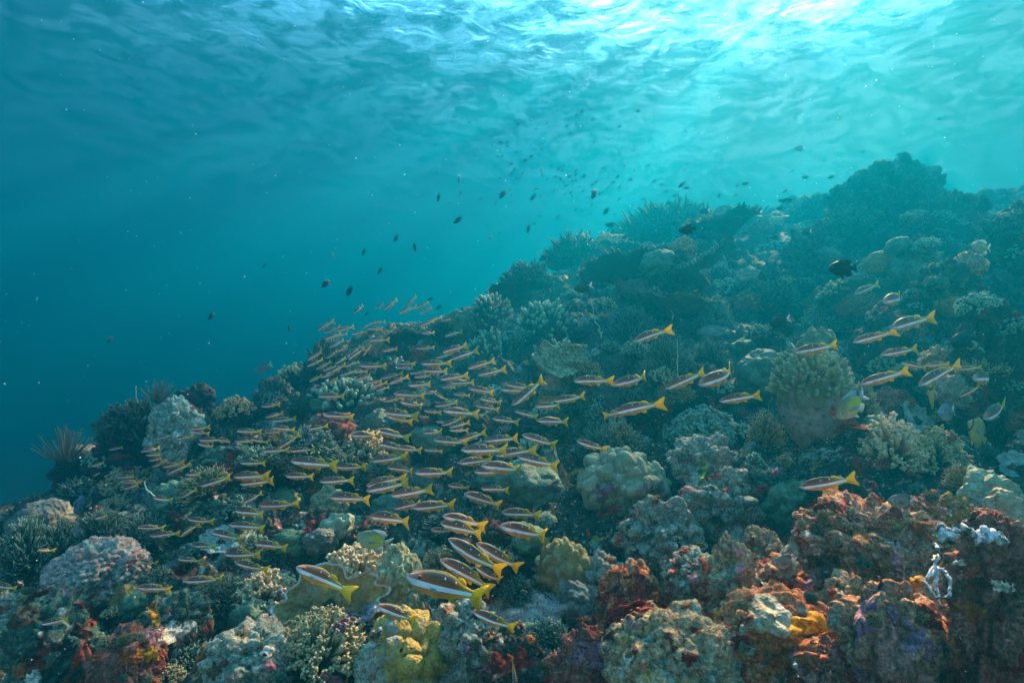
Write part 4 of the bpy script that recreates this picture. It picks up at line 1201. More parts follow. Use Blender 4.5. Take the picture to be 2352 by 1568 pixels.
tube_cluster("sea_squirt", [((640, 1370), (644, 1352), 6, 6)], 'sp_blue', "single blue sea squirt right of the small golden coral", "sea squirt")
tube_cluster("sea_squirt", [((1350, 1232), (1350, 1215), 4, 4.5)], 'sp_orange', "small orange barrel left of the hanging orange strip", "sea squirt")
# ------------------------------------------------------------------ smaller colonies spread over the whole slope
refresh()
VAR = []
def proto_branch(kind, mat, n, thick, rad, hgt, seed):
    VAR.append(('branch', (kind, mat, n, thick, rad, hgt, seed)))
for sd, (kind, mat, n, th, rad, hgt) in enumerate([
    ('bush', 'branch_grey', 150, 0.045, 0.13, 0.12), ('bush', 'branch_brown', 170, 0.040, 0.12, 0.10), ('bush', 'branch_dark', 170, 0.050, 0.15, 0.14), ('bush', 'branch_teal', 150, 0.045, 0.13, 0.11),
    ('cauli', 'branch_grey', 80, 0.075, 0.10, 0.09), ('cauli', 'branch_brown', 80, 0.070, 0.10, 0.09), ('cauli', 'branch_teal', 70, 0.080, 0.09, 0.08), ('finger', 'branch_teal', 90, 0.075, 0.12, 0.09), ('finger', 'leather', 90, 0.080, 0.11, 0.08), ('finger', 'branch_grey', 100, 0.070, 0.12, 0.09)]):
    proto_branch(kind, mat, n, th, rad, hgt, 200 + sd)
NAMES = {'branch_grey': 'grey', 'branch_brown': 'brown', 'branch_dark': 'dark', 'branch_teal': 'pale green', 'branch_gold': 'golden', 'leather': 'olive'}
KN = {'bush': ('branching_coral', 'branching coral'), 'cauli': ('knobbed_coral', 'knobbed coral'), 'finger': ('finger_coral', 'finger coral')}
lump_me = []
for sd, (mat, kn, am, nm) in enumerate([('porites', 2.2, 0.35, 'olive lobed coral'), ('porites_teal', 1.8, 0.25, 'grey green dome coral'), ('mustard_dark', 2.4, 0.32, 'brown lobed coral'), ('porites_green', 2.4, 0.3, 'dark green lobed coral'), ('grey_brain', 1.5, 0.2, 'grey brain coral'), ('porites_teal', 5.0, 0.26, 'grey green nodular coral'), ('knob_green', 2.6, 0.28, 'crumpled green coral')]):
    p, f = lobed_shape((0.11, 0.10, 0.075), kn, am, 60 + sd * 1.7, 4, 0.03, 0.35)
    lump_me.append((mesh_np("massive_coral", p, f, [M[mat]]), nm))
rock_me = []
for sd, (mat, nm) in enumerate([('rock_teal', 'turf covered stone'), ('rock_dark', 'dark crusted stone'), ('rock_tan', 'brown speckled stone'), ('rock_pale', 'pale crusted stone'), ('rock_maroon', 'maroon crusted stone')]):
    p, f = rock_shape((0.12, 0.11, 0.085), 80 + sd * 2.3, 5, 0.34, 0.010, 0.0, 0.5)
    rock_me.append((mesh_np("reef_stone", p, f, [M[mat]]), nm))
SCAT = []
rs2 = np.random.default_rng(77)
tries = 0
placed = []
while len(SCAT) < 165 and tries < 6000:
    tries += 1
    u = rs2.uniform(-10, 1034); v = rs2.uniform(215, 690)
    dr = px(u, v, 1.0).normalized()
    ok, p, n, idx, ob, m = SC.ray_cast(DG, Vector((0, 0, 0)), dr)
    if not ok or p.y > 9.5 or ob is None: continue
    root = ob
    if root.name.split('.')[0] not in ('reef_slope', 'reef_rock', 'reef_pinnacle'): continue
    if 135 < u < 200 and 390 < v < 462: continue
    if u > 560 and v > 430 and rs2.random() < 0.75: continue
    if p.y < 1.7 and rs2.random() < 0.4: continue
    wpx = rs2.uniform(9, 24) * (1.25 if v > 420 else 1.0)
    if any((a - u) ** 2 + (b - v) ** 2 < (0.55 * (wpx + c)) ** 2 for a, b, c in placed): continue
    rad = wpx * p.y / F
    sc = rad / 0.12
    ch = rs2.random()
    rz = float(rs2.uniform(0, 6.28))
    if ch < 0.60:
        kind, mat, nn, th, r_, h_, sd = VAR[rs2.integers(len(VAR))][1]
        o = branch_coral(KN[kind][0], p - Vector((0, 0, 0.02 * sc)), r_, h_, nn, sd, th * r_, kind, mat, 'rock_dark', "x", key=('scat', sd), scale=sc)
        o.rotation_euler = (rs2.normal(0.15, 0.2), rs2.normal(0, 0.2), rz)
        desc = NAMES[mat] + ' ' + KN[kind][1]
    elif ch < 0.82:
        me, desc = lump_me[(1, 3, 4)[rs2.integers(3)] if u < 330 else rs2.integers(len(lump_me))]
        o = obj("massive_coral", me); o.location = p - Vector((0, 0, 0.03 * sc)); o.scale = (sc * rs2.uniform(.8, 1.2), sc, sc * rs2.uniform(.8, 1.2)); o.rotation_euler = (rs2.normal(0, 0.25), rs2.normal(0, 0.25), rz)
    else:
        me, desc = rock_me[rs2.integers(2) if u < 330 else rs2.integers(len(rock_me))]
        o = obj("reef_stone", me); o.location = p - Vector((0, 0, 0.03 * sc)); o.scale = (sc, sc * rs2.uniform(.8, 1.2), sc * rs2.uniform(.8, 1.2)); o.rotation_euler = (rs2.normal(0, 0.3), rs2.normal(0, 0.3), rz)
    placed.append((u, v, wpx))
    SCAT.append((o, u, v, wpx, desc, p.y))

# --- small crusts and sprigs on the rocks of the foreground
CRUSTS = []
M['cr_cream'] = crust_mat("cream_crust_material", [(0.30, 0.26, 0.18), (0.50, 0.45, 0.34), (0.62, 0.58, 0.46)], [], [], bump=0.006, fine=120.0)
M['cr_olive'] = crust_mat("olive_crust_material", [(0.07, 0.07, 0.02), (0.18, 0.17, 0.05), (0.28, 0.26, 0.10)], [], [], bump=0.006, fine=120.0)
M['cr_brown'] = crust_mat("dark_brown_crust_material", [(0.03, 0.018, 0.012), (0.09, 0.05, 0.03), (0.16, 0.09, 0.05)], [], [], bump=0.008, fine=120.0)
CK = [('sp_pink', 'pink'), ('sp_maroon', 'dark red'), ('sp_rust', 'rusty'), ('cr_cream', 'cream'), ('cr_olive', 'olive'), ('cr_brown', 'dark brown'), ('sp_orange', 'orange'), ('sp_purple', 'purple'), ('cr_cream', 'cream'), ('cr_brown', 'dark brown'), ('sp_rust', 'rusty')]
ROCKS = ('encrusted_rock', 'turf_ridge', 'coralline_ledge', 'reef_slope')
rs3 = np.random.default_rng(5)
for i in range(500):
    if len(CRUSTS) >= 120: break
    u = rs3.uniform(40, 2320); v = rs3.uniform(1020, 1560)
    if v < 1250 and u < 1300: continue
    r = hit(u, v)
    if r is None or r[0].y > 2.6 or r[2].name.split('.')[0] not in ROCKS: continue
    mt, nm = CK[rs3.integers(len(CK))]
    w = rs3.uniform(12, 46) * (1.0 if v > 1300 else 0.7)
    o = drape("encrusting_sponge", u, v, w, w * rs3.uniform(0.4, 0.9), mt, "x", "sponge", rs3.uniform(-1, 1), 0.007, 200 + i, 0.7, rings=8, segs=40)
    if o is not None: CRUSTS.append((o, u * 1024 / 2352, v * 1024 / 2352, ("small " if w < 26 else "") + nm + " crust"))
SPRIGS = []
for i in range(400):
    if len(SPRIGS) >= 40: break
    u = rs3.uniform(20, 1010); v = rs3.uniform(455, 680)
    r = hit(u * 2352 / 1024, v * 2352 / 1024)
    if r is None or r[0].y > 2.4 or r[2].name.split('.')[0] not in ROCKS or r[1].z < 0.15: continue
    kind, mat, nn, th, r_, h_, sd = VAR[(1, 5, 5, 1, 4, 5)[rs3.integers(6)]][1]
    sc = rs3.uniform(4.0, 9.0) * r[0].y / F / 0.12
    o = branch_coral(KN[kind][0], r[0], r_, h_, nn, sd, th * r_, kind, mat, 'rock_dark', "x", key=('scat', sd), scale=sc)
    q4 = (Vector((0, 0, 1)) * 0.4 + r[1]).to_track_quat('Z', 'Y'); o.rotation_euler = q4.to_euler()
    SPRIGS.append((o, u, v, "tiny " + NAMES[mat] + ' ' + KN[kind][1]))

# --- stuff nobody could count: turf tufts, crust nodules, drifting specks
def surface_points(n, dmax, seed, only=None):
    r_ = np.random.default_rng(seed); out = []
    names = ('reef_slope', 'reef_rock', 'encrusted_rock', 'turf_ridge', 'coralline_ledge', 'reef_pinnacle')
    if only: names = only
    k = 0
    while len(out) < n and k < n * 4:
        k += 1
        u, v = r_.uniform(-40, 1064), r_.uniform(330, 720)
        ok, p, nn, i, ob, m = SC.ray_cast(DG, Vector((0, 0, 0)), px(u, v, 1.0).normalized())
        if ok and p.y < dmax and ob.name.split('.')[0] in names:
            out.append((np.array(p), np.array(nn)))
    return out
def attr_mat(name, stops, rough=0.9):
    t = NT(name)
    at = t.n("ShaderNodeAttribute", attribute_name="shade")
    t.col(t.ramp(at.outputs["Fac"], stops)); t.rough(rough, 0.1)
    return t.m
def build_turf():
    pts = surface_points(11000, 4.5, 3)
    V = []; Fc = []; S = []
    r_ = np.random.default_rng(9); n = 0
    for (p, nn) in pts:
        sh = r_.random(); L = r_.uniform(0.002, 0.0065) * (0.6 + 0.4 * p[1])
        for k in range(4):
            d = unit(nn * 0.9 + r_.normal(0, 0.6, 3) + np.array([0, 0, 0.25]))
            s = unit(np.cross(d, r_.normal(0, 1, 3))) * L * r_.uniform(0.06, 0.13)
            b = p + r_.normal(0, 0.004, 3) - d * 0.002
            m = b + d * L * 0.55 + r_.normal(0, 0.12 * L, 3)
            e = b + d * L + r_.normal(0, 0.25 * L, 3)
            V += [b - s, b + s, m + s * 0.8, m - s * 0.8, e]
            Fc += [(n, n + 1, n + 2, n + 3), (n + 3, n + 2, n + 4)]
            S += [sh] * 5; n += 5
    me = mesh_np("algae_turf", np.array(V), Fc, [attr_mat("algae_turf_material", [(0.0, (0.10, 0.07, 0.04)), (0.25, (0.22, 0.24, 0.15)), (0.45, (0.26, 0.09, 0.05)), (0.65, (0.36, 0.26, 0.12)), (0.85, (0.14, 0.16, 0.09)), (1.0, (0.42, 0.36, 0.24))])])
    a = me.attributes.new("shade", 'FLOAT', 'POINT'); a.data.foreach_set("value", np.array(S, dtype=np.float32))
    set_props(obj("algae_turf", me), "short tufts of algae over the rocks", "algae", kind="stuff")
def build_nodules():
    pts = surface_points(2200, 3.2, 13, ('reef_slope', 'turf_ridge', 'coralline_ledge'))
    iv, jf = ico(2)
    V = []; Fc = []; S = []
    r_ = np.random.default_rng(19); n = 0
    for (p, nn) in pts:
        s = r_.uniform(0.0014, 0.0040) * (0.55 + 0.3 * p[1])
        v = iv * (s * r_.uniform(0.7, 1.3, 3)) * (1 + 0.25 * np.sin(iv[:, [1]] * 5 + r_.uniform(0, 6)))
        V.append(v + p + nn * s * 0.2); Fc.append(jf + n); S += [r_.random()] * len(iv); n += len(iv)
    me = mesh_np("crust_nodules", np.concatenate(V), np.concatenate(Fc), [attr_mat("crust_nodule_material", [(0.0, (0.30, 0.10, 0.09)), (0.2, (0.50, 0.33, 0.30)), (0.4, (0.55, 0.52, 0.42)), (0.55, (0.18, 0.13, 0.09)), (0.7, (0.36, 0.40, 0.30)), (0.85, (0.42, 0.26, 0.08)), (1.0, (0.55, 0.16, 0.08))], 0.85)])
    a = me.attributes.new("shade", 'FLOAT', 'POINT'); a.data.foreach_set("value", np.array(S, dtype=np.float32))
    set_props(obj("crust_nodules", me), "small nodules and rubble crusting the reef", "rubble", kind="stuff")
def build_specks():
    r_ = np.random.default_rng(29)
    iv, jf = ico(1)
    V = []; Fc = []; n = 0
    for i in range(4200):
        y = r_.uniform(0.5, 3.6)
        x = r_.uniform(-1.15, 1.15) * y - (0.25 * y if r_.random() < 0.5 else 0)
        z = r_.uniform(-0.72, 0.72) * y
        if z > SURF_H - 0.3: continue
        s = min(0.0008, 0.0002 + r_.exponential(0.0002))
        V.append(iv * s * r_.uniform(0.6, 1.4, 3) + np.array([x, y, z])); Fc.append(jf + n); n += len(iv)
    t = NT("drifting_speck_material"); t.col((0.75, 0.78, 0.72)); t.rough(0.6)
    me = mesh_np("drifting_specks", np.concatenate(V), np.concatenate(Fc), [t.m])
    set_props(obj("drifting_specks", me), "pale specks drifting in the water", "plankton", kind="stuff")
build_turf(); build_nodules()

# ------------------------------------------------------------------ fishes
def snapper_skin():
    t = NT("snapper_skin_material")
    c = t.n("ShaderNodeTexCoord").outputs["Object"]
    s = t.n("ShaderNodeSeparateXYZ"); t.l(c, s.inputs[0])
    x, z = s.outputs[0], s.outputs[2]
    nz = t.noise(c, 60.0, 3, 0.6)
    zj = t.math('ADD', z, t.math('MULTIPLY', t.math('SUBTRACT', nz, 0.5), 0.010))
    # grey back, red-brown flank, white stripe, orange belly; everything turns yellow towards the tail
    back = t.ramp(zj, [(0.0, (0.48, 0.095, 0.020)), (0.05, (0.36, 0.08, 0.020)), (0.075, (0.13, 0.075, 0.038)), (0.10, (0.07, 0.07, 0.06))])
    back = t.mix(t.ramp(t.math('MULTIPLY', x, -1.0), [(0.02, 0.0), (0.24, 1.0)]), back, (0.48, 0.29, 0.008))
    belly = t.ramp(t.math('MULTIPLY', z, -1.0), [(0.02, (0.80, 0.20, 0.035)), (0.11, (0.88, 0.36, 0.04))])
    belly = t.mix(t.ramp(t.math('MULTIPLY', x, -1.0), [(-0.05, 0.0), (0.22, 1.0)]), belly, (0.85, 0.50, 0.03))
    # stripe: runs from the lower jaw to the root of the tail
    zc = t.math('ADD', t.math('MULTIPLY', x, -0.036), -0.009)
    hw = t.math('ADD', t.math('MULTIPLY', x, 0.016), 0.0240)
    d = t.math('DIVIDE', t.math('SUBTRACT', zj, zc), hw)
    up = t.ramp(d, [(0.82, 0.0), (1.0, 1.0)])
    lo = t.ramp(t.math('MULTIPLY', d, -1.0), [(0.82, 0.0), (1.0, 1.0)])
    col = t.mix(up, (0.97, 0.96, 0.93), back)
    col = t.mix(lo, col, belly)
    # head: paler jaw, grey-pink snout
    col = t.mix(t.ramp(t.math('ADD', x, 0.0), [(0.36, 0.0), (0.46, 0.55)]), col, (0.42, 0.30, 0.27))
    for (dx, dz) in ((0.10, 0.086), (-0.055, 0.077)):
        dd = t.math('SQRT', t.math('ADD', t.math('POWER', t.math('SUBTRACT', x, dx), 2.0), t.math('POWER', t.math('SUBTRACT', z, dz), 2.0)))
        col = t.mix(t.ramp(dd, [(0.0075, 1.0), (0.0105, 0.0)]), col, (0.95, 0.95, 0.92))
    # gill cover edge and scale texture
    sc = t.n("ShaderNodeMapping"); sc.inputs["Scale"].default_value = (1.0, 0.6, 1.0); t.l(c, sc.inputs[0])
    v = t.voro(sc.outputs[0], 95.0)
    col = t.mix(1.0, col, t.ramp(v, [(0.1, 1.08), (0.6, 0.86)]), 'MULTIPLY')
    t.col(col); t.rough(0.55, 0.22)
    t.bump(v, 0.0012, 0.5)
    return t.m

def fin_mat(name, a, b, rays=70.0, trans=0.35, axis=0):
    t = NT(name)
    c = t.n("ShaderNodeTexCoord").outputs["Object"]
    w = t.n("ShaderNodeTexWave"); w.bands_direction = 'Z' if axis else 'X'
    w.inputs["Scale"].default_value = rays / 6; w.inputs["Distortion"].default_value = 1.2
    t.l(c, w.inputs["Vector"])
    col = t.mix(w.outputs["Fac"], a, b)
    t.col(col); t.rough(0.5, 0.3)
    t.bump(w.outputs["Fac"], 0.0015, 0.4)
    tl = t.n("ShaderNodeBsdfTranslucent"); t.l(col, tl.inputs[0])
    mx = t.n("ShaderNodeMixShader"); mx.inputs[0].default_value = trans
    t.l(t.b.outputs[0], mx.inputs[1]); t.l(tl.outputs[0], mx.inputs[2])
    t.l(mx.outputs[0], t.t.nodes["Material Output"].inputs["Surface"])
    return t.m

def eye_mat(name, iris, pupil=(0.01, 0.01, 0.012)):
    t = NT(name)
    c = t.n("ShaderNodeTexCoord").outputs["Object"]
    g = t.n("ShaderNodeVectorMath", operation='LENGTH')
    m = t.n("ShaderNodeMapping"); m.inputs["Scale"].default_value = (1, 0, 1); t.l(c, m.inputs[0]); t.l(m.outputs[0], g.inputs[0])
    col = t.ramp(g.outputs["Value"], [(0.54, pupil), (0.62, iris)])
    t.col(col); t.rough(0.35, 0.3)
    return t.m

def body_mesh(name, xs, up, lo, wd, mat, ns=22, bend=0.0, pow_=1.0):
    """a fish body: rounded sections along x, nose at +x"""
    xs = np.array(xs); n = len(xs)
    xx = np.concatenate([np.linspace(xs[i], xs[i + 1], 4, endpoint=False) for i in range(n - 1)] + [[xs[-1]]])
    def sp(a):
        # smooth interpolation of the outline
        a = np.array(a, float); y = np.interp(-xx, -xs, a)
        k = np.array([0.25, 0.5, 0.25])
        for _ in range(2):
            y[1:-1] = np.convolve(y, k, 'valid')
        return y
    u, l, w = sp(up), sp(lo), sp(wd)
    a = np.linspace(0, 2 * np.pi, ns, endpoint=False)
    V = []
    for i in range(len(xx)):
        ca, sa = np.cos(a), np.sin(a)
        z = np.where(sa > 0, sa * u[i], sa * l[i])
        y = np.sign(ca) * np.abs(ca) ** pow_ * w[i]
        V.append(np.stack([np.full(ns, xx[i]), y, z], 1))
    m = len(xx)
    V = np.concatenate(V + [[[xx[0] + 0.004, 0, 0]], [[xx[-1] - 0.002, 0, 0]]])
    Fc = []
    for i in range(m - 1):
        for j in range(ns):
            j2 = (j + 1) % ns
            Fc.append((i * ns + j, (i + 1) * ns + j, (i + 1) * ns + j2, i * ns + j2))
    for j in range(ns):
        j2 = (j + 1) % ns
        Fc.append((m * ns, j, j2)); Fc.append((m * ns + 1, (m - 1) * ns + j2, (m - 1) * ns + j))
    V[:, 1] += bend * np.clip(0.12 - V[:, 0], 0, 2) ** 2
    return V, Fc

def fin_geo(outline, th=0.0035, bend=0.0, lean=0.0):
    """a thin closed fin from an outline in the x-z plane, thicker at the root"""
    o = np.array(outline, float); n = len(o)
    c = o.mean(0)
    V = []; Fc = []
    for sgn in (1, -1):
        for p in o:
            V.append((p[0], sgn * th * 0.35, p[1]))
        V.append((c[0], sgn * th, c[1]))
    m = n + 1
    for i in range(n):
        j = (i + 1) % n
        Fc += [(i, j, n), (m + j, m + i, m + n), (j, i, m + i, m + j)]
    V = np.array(V)
    V[:, 1] += bend * np.clip(0.12 - V[:, 0], 0, 2) ** 2 + lean * (V[:, 2])
    return V, Fc

def side_fin(outline, y, out, th=0.003):
    """a pectoral fin standing off the flank"""
    V, Fc = fin_geo(outline, th)
    x0 = V[:, 0].max()
    V[:, 1] += y + (x0 - V[:, 0]) * out
    return V, Fc

def merge(parts):
    g = Geo()
    idx = []
    for (V, Fc), mi in parts:
        k = len(g.f); g.add(V, Fc); idx += [mi] * (len(g.f) - k)
    return g, idx

class Fish:
    """one kind of fish: part meshes for near copies and one joined mesh for far ones"""
    def __init__(self, body, body_mat, fins, eye):
        self.parts = [("body", body, body_mat)] + fins
        self.eye = eye          # (x, y, z, r, material)
        self.me = {}
        for n, (V, Fc), m in self.parts:
            self.me.setdefault(n, []).append(mesh_np(n, V, Fc, [m]))
        ex, ey, ez, er, em = eye
        v, f = ico(3)
        self.eme = mesh_np("eye", v, f, [em])
        mats = []
        allp = []
        for n, vf, m in self.parts:
            if m not in mats: mats.append(m)
            allp.append((vf, mats.index(m)))
        mats.append(em)
        for s in (1, -1):
            allp.append(((v * np.array([er, er * 0.5, er]) + np.array([ex, s * ey, ez]), [tuple(t) for t in f]), len(mats) - 1))
        g, idx = merge(allp)
        self.joined = g.mesh("fish", mats)
        self.joined.polygons.foreach_set("material_index", np.array(idx, dtype=np.int32))
    def make(self, name, nose, tail, up=Vector((0, 0, 1)), whole=True, roll=0.0, true_len=None):
        nose, tail = Vector(nose), Vector(tail)
        d = nose - tail; L = d.length
        x = d.normalized(); y = up.cross(x).normalized(); z = x.cross(y)
        mt = Matrix((x, y, z)).transposed().to_4x4()
        if roll: mt = mt @ Matrix.Rotation(roll, 4, 'X')
        if whole:
            r = bpy.data.objects.new(name, None); r.empty_display_size = 0.02; COL.objects.link(r)
            for n, ms in self.me.items():
                for m in ms: obj(n, m, r)
            ex, ey, ez, er, em = self.eye
            for s in (1, -1):
                e = obj("eye", self.eme, r); e.location = (ex, s * ey, ez); e.scale = (er, er * 0.5, er)
        else:
            r = bpy.data.objects.new(name, self.joined); COL.objects.link(r)
        r.matrix_world = Matrix.Translation((nose + tail) / 2) @ mt @ Matrix.Scale(L, 4)
        return r

YELLOW = fin_mat("yellow_fin_material", (0.68, 0.50, 0.005), (0.76, 0.58, 0.008))
YELLOW_T = fin_mat("yellow_tail_material", (0.70, 0.51, 0.005), (0.78, 0.59, 0.008), axis=1)
CLEAR = fin_mat("clear_fin_material", (0.55, 0.42, 0.30), (0.7, 0.55, 0.4), trans=0.5)
SNAP = snapper_skin()
SNAP_EYE = eye_mat("snapper_eye_material", (0.45, 0.09, 0.05))
def snapper(bend):
    xs = [0.500, 0.470, 0.42, 0.35, 0.25, 0.15, 0.05, -0.05, -0.15, -0.22, -0.28, -0.325]
    up = [0.006, 0.034, 0.062, 0.092, 0.117, 0.124, 0.119, 0.104, 0.080, 0.060, 0.046, 0.042]
    lo = [0.010, 0.030, 0.050, 0.072, 0.095, 0.106, 0.104, 0.091, 0.070, 0.054, 0.042, 0.039]
    wd = [0.005, 0.024, 0.040, 0.055, 0.066, 0.068, 0.062, 0.052, 0.038, 0.026, 0.017, 0.011]
    up = [a * 1.07 for a in up]; lo = [a * 1.10 for a in lo]
    b = body_mesh("body", xs, up, lo, wd, SNAP, 24, bend, 0.9)
    tail = fin_geo([(-0.300, 0.036), (-0.36, 0.062), (-0.44, 0.115), (-0.515, 0.150), (-0.508, 0.10), (-0.482, 0.045), (-0.470, 0.0), (-0.482, -0.045), (-0.508, -0.10), (-0.515, -0.150), (-0.44, -0.112), (-0.36, -0.060), (-0.300, -0.036)], 0.004, bend)
    d1 = fin_geo([(0.22, 0.114), (0.17, 0.136), (0.10, 0.142), (0.02, 0.134), (-0.06, 0.118), (-0.09, 0.090), (0.05, 0.112), (0.15, 0.118)], 0.004, bend)
    d2 = fin_geo([(-0.07, 0.095), (-0.095, 0.124), (-0.15, 0.128), (-0.205, 0.102), (-0.222, 0.076), (-0.212, 0.058), (-0.13, 0.080)], 0.004, bend)
    an = fin_geo([(-0.05, -0.088), (-0.085, -0.122), (-0.14, -0.130), (-0.165, -0.108), (-0.150, -0.076), (-0.09, -0.080)], 0.004, bend)
    pv = fin_geo([(0.17, -0.098), (0.13, -0.128), (0.05, -0.134), (0.06, -0.112), (0.10, -0.098)], 0.004, 0.0)
    pc = [side_fin([(0.245, -0.030), (0.20, -0.022), (0.12, -0.045), (0.10, -0.062), (0.16, -0.064), (0.225, -0.050)], s * 0.064, s * 0.16) for s in (1, -1)]
    return Fish(b, SNAP, [("tail_fin", tail, YELLOW_T), ("dorsal_fin", d1, YELLOW), ("dorsal_fin", d2, YELLOW), ("anal_fin", an, YELLOW), ("pelvic_fin", pv, YELLOW), ("pectoral_fin", pc[0], CLEAR), ("pectoral_fin", pc[1], CLEAR)],
                (0.395, 0.046, 0.030, 0.023, SNAP_EYE))
SNAPPERS = [snapper(0.0), snapper(0.30), snapper(-0.30), snapper(0.75), snapper(-0.65)]

TILES = {'A': (0, 920), 'B': (0, 1280), 'C': (600, 720), 'D': (600, 1100), 'E': (1000, 760), 'F': (1000, 1150), 'G': (1920, 680), 'H': (1440, 1280), 'I': (600, 1280), 'J': (1140, 560), 'K': (1920, 1080), 'L': (1440, 860)}
# nose and tail of every snapper, read from enlarged tiles of the photograph
SN = {
'A': [(1290,765,1462,730),(1335,795,1480,790),(1365,845,1490,825),(1390,905,1540,840),(1490,905,1650,875),(1535,970,1720,885),(1710,970,1855,970),(1060,1000,1235,990),(1105,1040,1295,1045),(1125,1105,1270,1070),(1840,1080,2105,1005),(1660,1185,1808,1105),(1405,1180,1565,1215),(1000,745,1125,725),(1450,640,1585,610),(1615,645,1745,630),(1755,555,1920,540),(1755,580,1920,600),(1830,655,2020,660),(2000,650,2145,672),(1820,690,1955,720),(2155,670,2330,660),(835,900,970,860),(1010,945,1083,940),(785,1270,875,1195),(720,1350,605,1330),(868,1375,1010,1345),(1270,1455,1510,1470),(1375,1535,1660,1505),(1660,1540,1790,1440),(1715,1375,1950,1415),(850,990,910,960),(808,1075,850,1040),(905,1085,945,1045),(205,1290,310,1285),(215,1345,350,1350)],
'B': [(350,345,465,350),(1270,440,1440,475),(1630,425,1845,445),(1755,300,1990,305),(1675,625,2045,620),(1250,685,1575,700),(375,1020,650,970),(-45,655,155,700),(160,630,250,680),(1495,845,1430,760),(805,245,925,260),(1935,175,2230,245)],
'C': [(190,1085,365,1065),(230,1185,398,1145),(290,1215,510,1200),(-30,1305,190,1320),(225,1320,358,1325),(290,1275,510,1300),(350,1465,550,1340),(205,1490,445,1485),(-30,1400,130,1405),(100,1380,240,1415),(450,1490,680,1475),(630,1290,800,1265),(765,1160,1045,1180),(725,990,970,990),(1015,1345,1300,1355),(1240,1300,1530,1370),(1265,1420,1555,1490),(1440,1460,1665,1490),(1225,1560,1510,1550),(1320,1130,1615,1180),(1345,1165,1570,1230),(1315,1035,1500,1000),(1410,965,1690,990),(1470,1040,1690,1085),(1865,1120,2175,1155),(1690,1120,1850,1140),(1775,1385,2080,1425),(2000,1400,2255,1320),(2030,1480,2450,1490),(1850,1255,2050,1195),(1920,1275,2110,1230),(1920,1300,2090,1300),(1680,1325,1860,1315),(1660,690,1920,690),(1680,755,1915,765),(1860,585,2095,525),(1940,650,2180,570),(1790,640,1945,600),(1620,550,1785,545),(1880,440,2030,395),(2090,735,2335,665),(2180,795,2430,745),(1840,835,2085,800),(1925,870,2150,865),(1545,890,1765,880),(1600,815,1755,800),(1370,875,1540,810),(1300,825,1480,780),(1440,690,1600,690),(1440,728,1590,722),(1095,710,1340,715),(1310,575,1445,555),(1180,480,1365,470),(2095,915,2350,955),(1960,970,2105,985),(1780,955,1890,1020),(1690,965,1810,950),(2200,1010,2400,1050),(2170,1075,2390,1110),(1790,1080,2000,1050),
  (1040,230,1138,155),(1240,185,1340,145),(1325,200,1445,100),(1535,165,1620,70),(1465,230,1600,165),(1620,180,1735,130),(1640,235,1765,180),(715,390,850,300),(770,410,920,355),(785,465,930,415),(880,390,1040,355),(870,450,975,415),(1025,420,1170,395),(1115,380,1195,320),(1190,320,1330,305),(1170,370,1310,375),(1330,420,1390,395),(1645,345,1790,300),(1730,300,1840,265),(820,540,945,480),(895,580,1010,525),(985,625,1115,530),(995,650,1140,550),(1130,620,1205,520),(620,660,765,580),(790,640,895,580),(615,715,765,650),(870,690,980,635),(695,745,845,670),(755,755,880,715),(790,785,975,700),(970,720,1075,670),(635,855,740,805),(745,820,915,745),(915,800,1050,765),(1005,760,1165,765),(1050,840,1205,800),(800,865,910,825),(1205,910,1335,865),(1245,940,1370,905),(1150,870,1300,850),(1850,905,1980,910),(1840,300,1930,285),(1660,408,1790,412),(1560,780,1700,765),(1500,740,1590,735),(1690,1480,1850,1490),(1800,1220,1890,1235),(1640,1170,1740,1185)],
'D': [(0,205,240,205),(-60,330,245,330),(0,400,308,370),(415,325,683,330),(465,185,895,235),(870,240,1160,250),(1205,185,1510,160),(1350,245,1620,275),(1605,295,1955,300),(1160,415,1500,325),(1160,460,1540,395),(1385,505,1755,455),(820,515,1203,535),(730,375,1050,360),(20,575,205,485),(170,590,517,600),(-50,640,240,675),(1405,625,1700,560),(1580,615,1970,590),(1190,690,1575,740),(130,940,437,980),(1860,690,2215,770),(1750,815,1950,840),(1840,755,2240,850),(515,1160,980,1365),(2005,205,2300,175),(-50,1110,255,1200),(-143,1040,170,1055),(-98,770,222,795)],
'I': [(1260,850,1620,1005)],
'E': [(1595,700,1960,700),(1950,735,2305,665),(1405,885,1705,850),(1245,935,1485,925),(1055,975,1270,1035),(850,1045,1080,1080),(1260,1065,1540,1080),(970,730,1220,780),(925,780,1215,800),(1025,925,1320,690),(1120,1195,1430,1300),(780,1250,1100,1225),(880,1385,1210,1330),(1075,1390,1450,1485),(745,1475,1155,1530),(680,1535,980,1545),(1625,1250,1895,1345)],
'F': [(435,225,640,250),(740,255,1012,260),(590,300,920,415),(935,475,1265,495),(915,595,1360,710),(445,715,930,1040),(700,755,1100,1010),(370,905,850,1170),(65,1060,765,1262),(665,1375,1055,1560),(690,970,935,1130)],
'G': [(245,730,655,665),(780,640,1150,550),(1135,505,1480,415),(1035,755,1390,700),(845,1025,1300,905),(1385,1035,1730,845),(1220,830,1470,880),(1455,855,1650,840),(1740,890,1960,870),(1885,970,2090,975),(1760,1140,1960,1040),(1985,1340,2180,1210),(1060,265,1270,230)],
'J': [(1635,1070,1925,965)],
'K': [(290,500,815,430)],
'L': [(820,405,1190,255),(1125,365,1530,240),(1315,520,1700,460),(345,625,780,540),(520,600,250,655)],
}
refresh()
def free_depth(u, v, d):
    """nearest depth at which the ray through (u, v) (1024 frame) meets the reef, and no more than d"""
    dr = px(u, v, 1.0).normalized()
    ok, p, n, i, o, m = SC.ray_cast(DG, Vector((0, 0, 0)), dr)
    return min(d, p.y) if ok else d

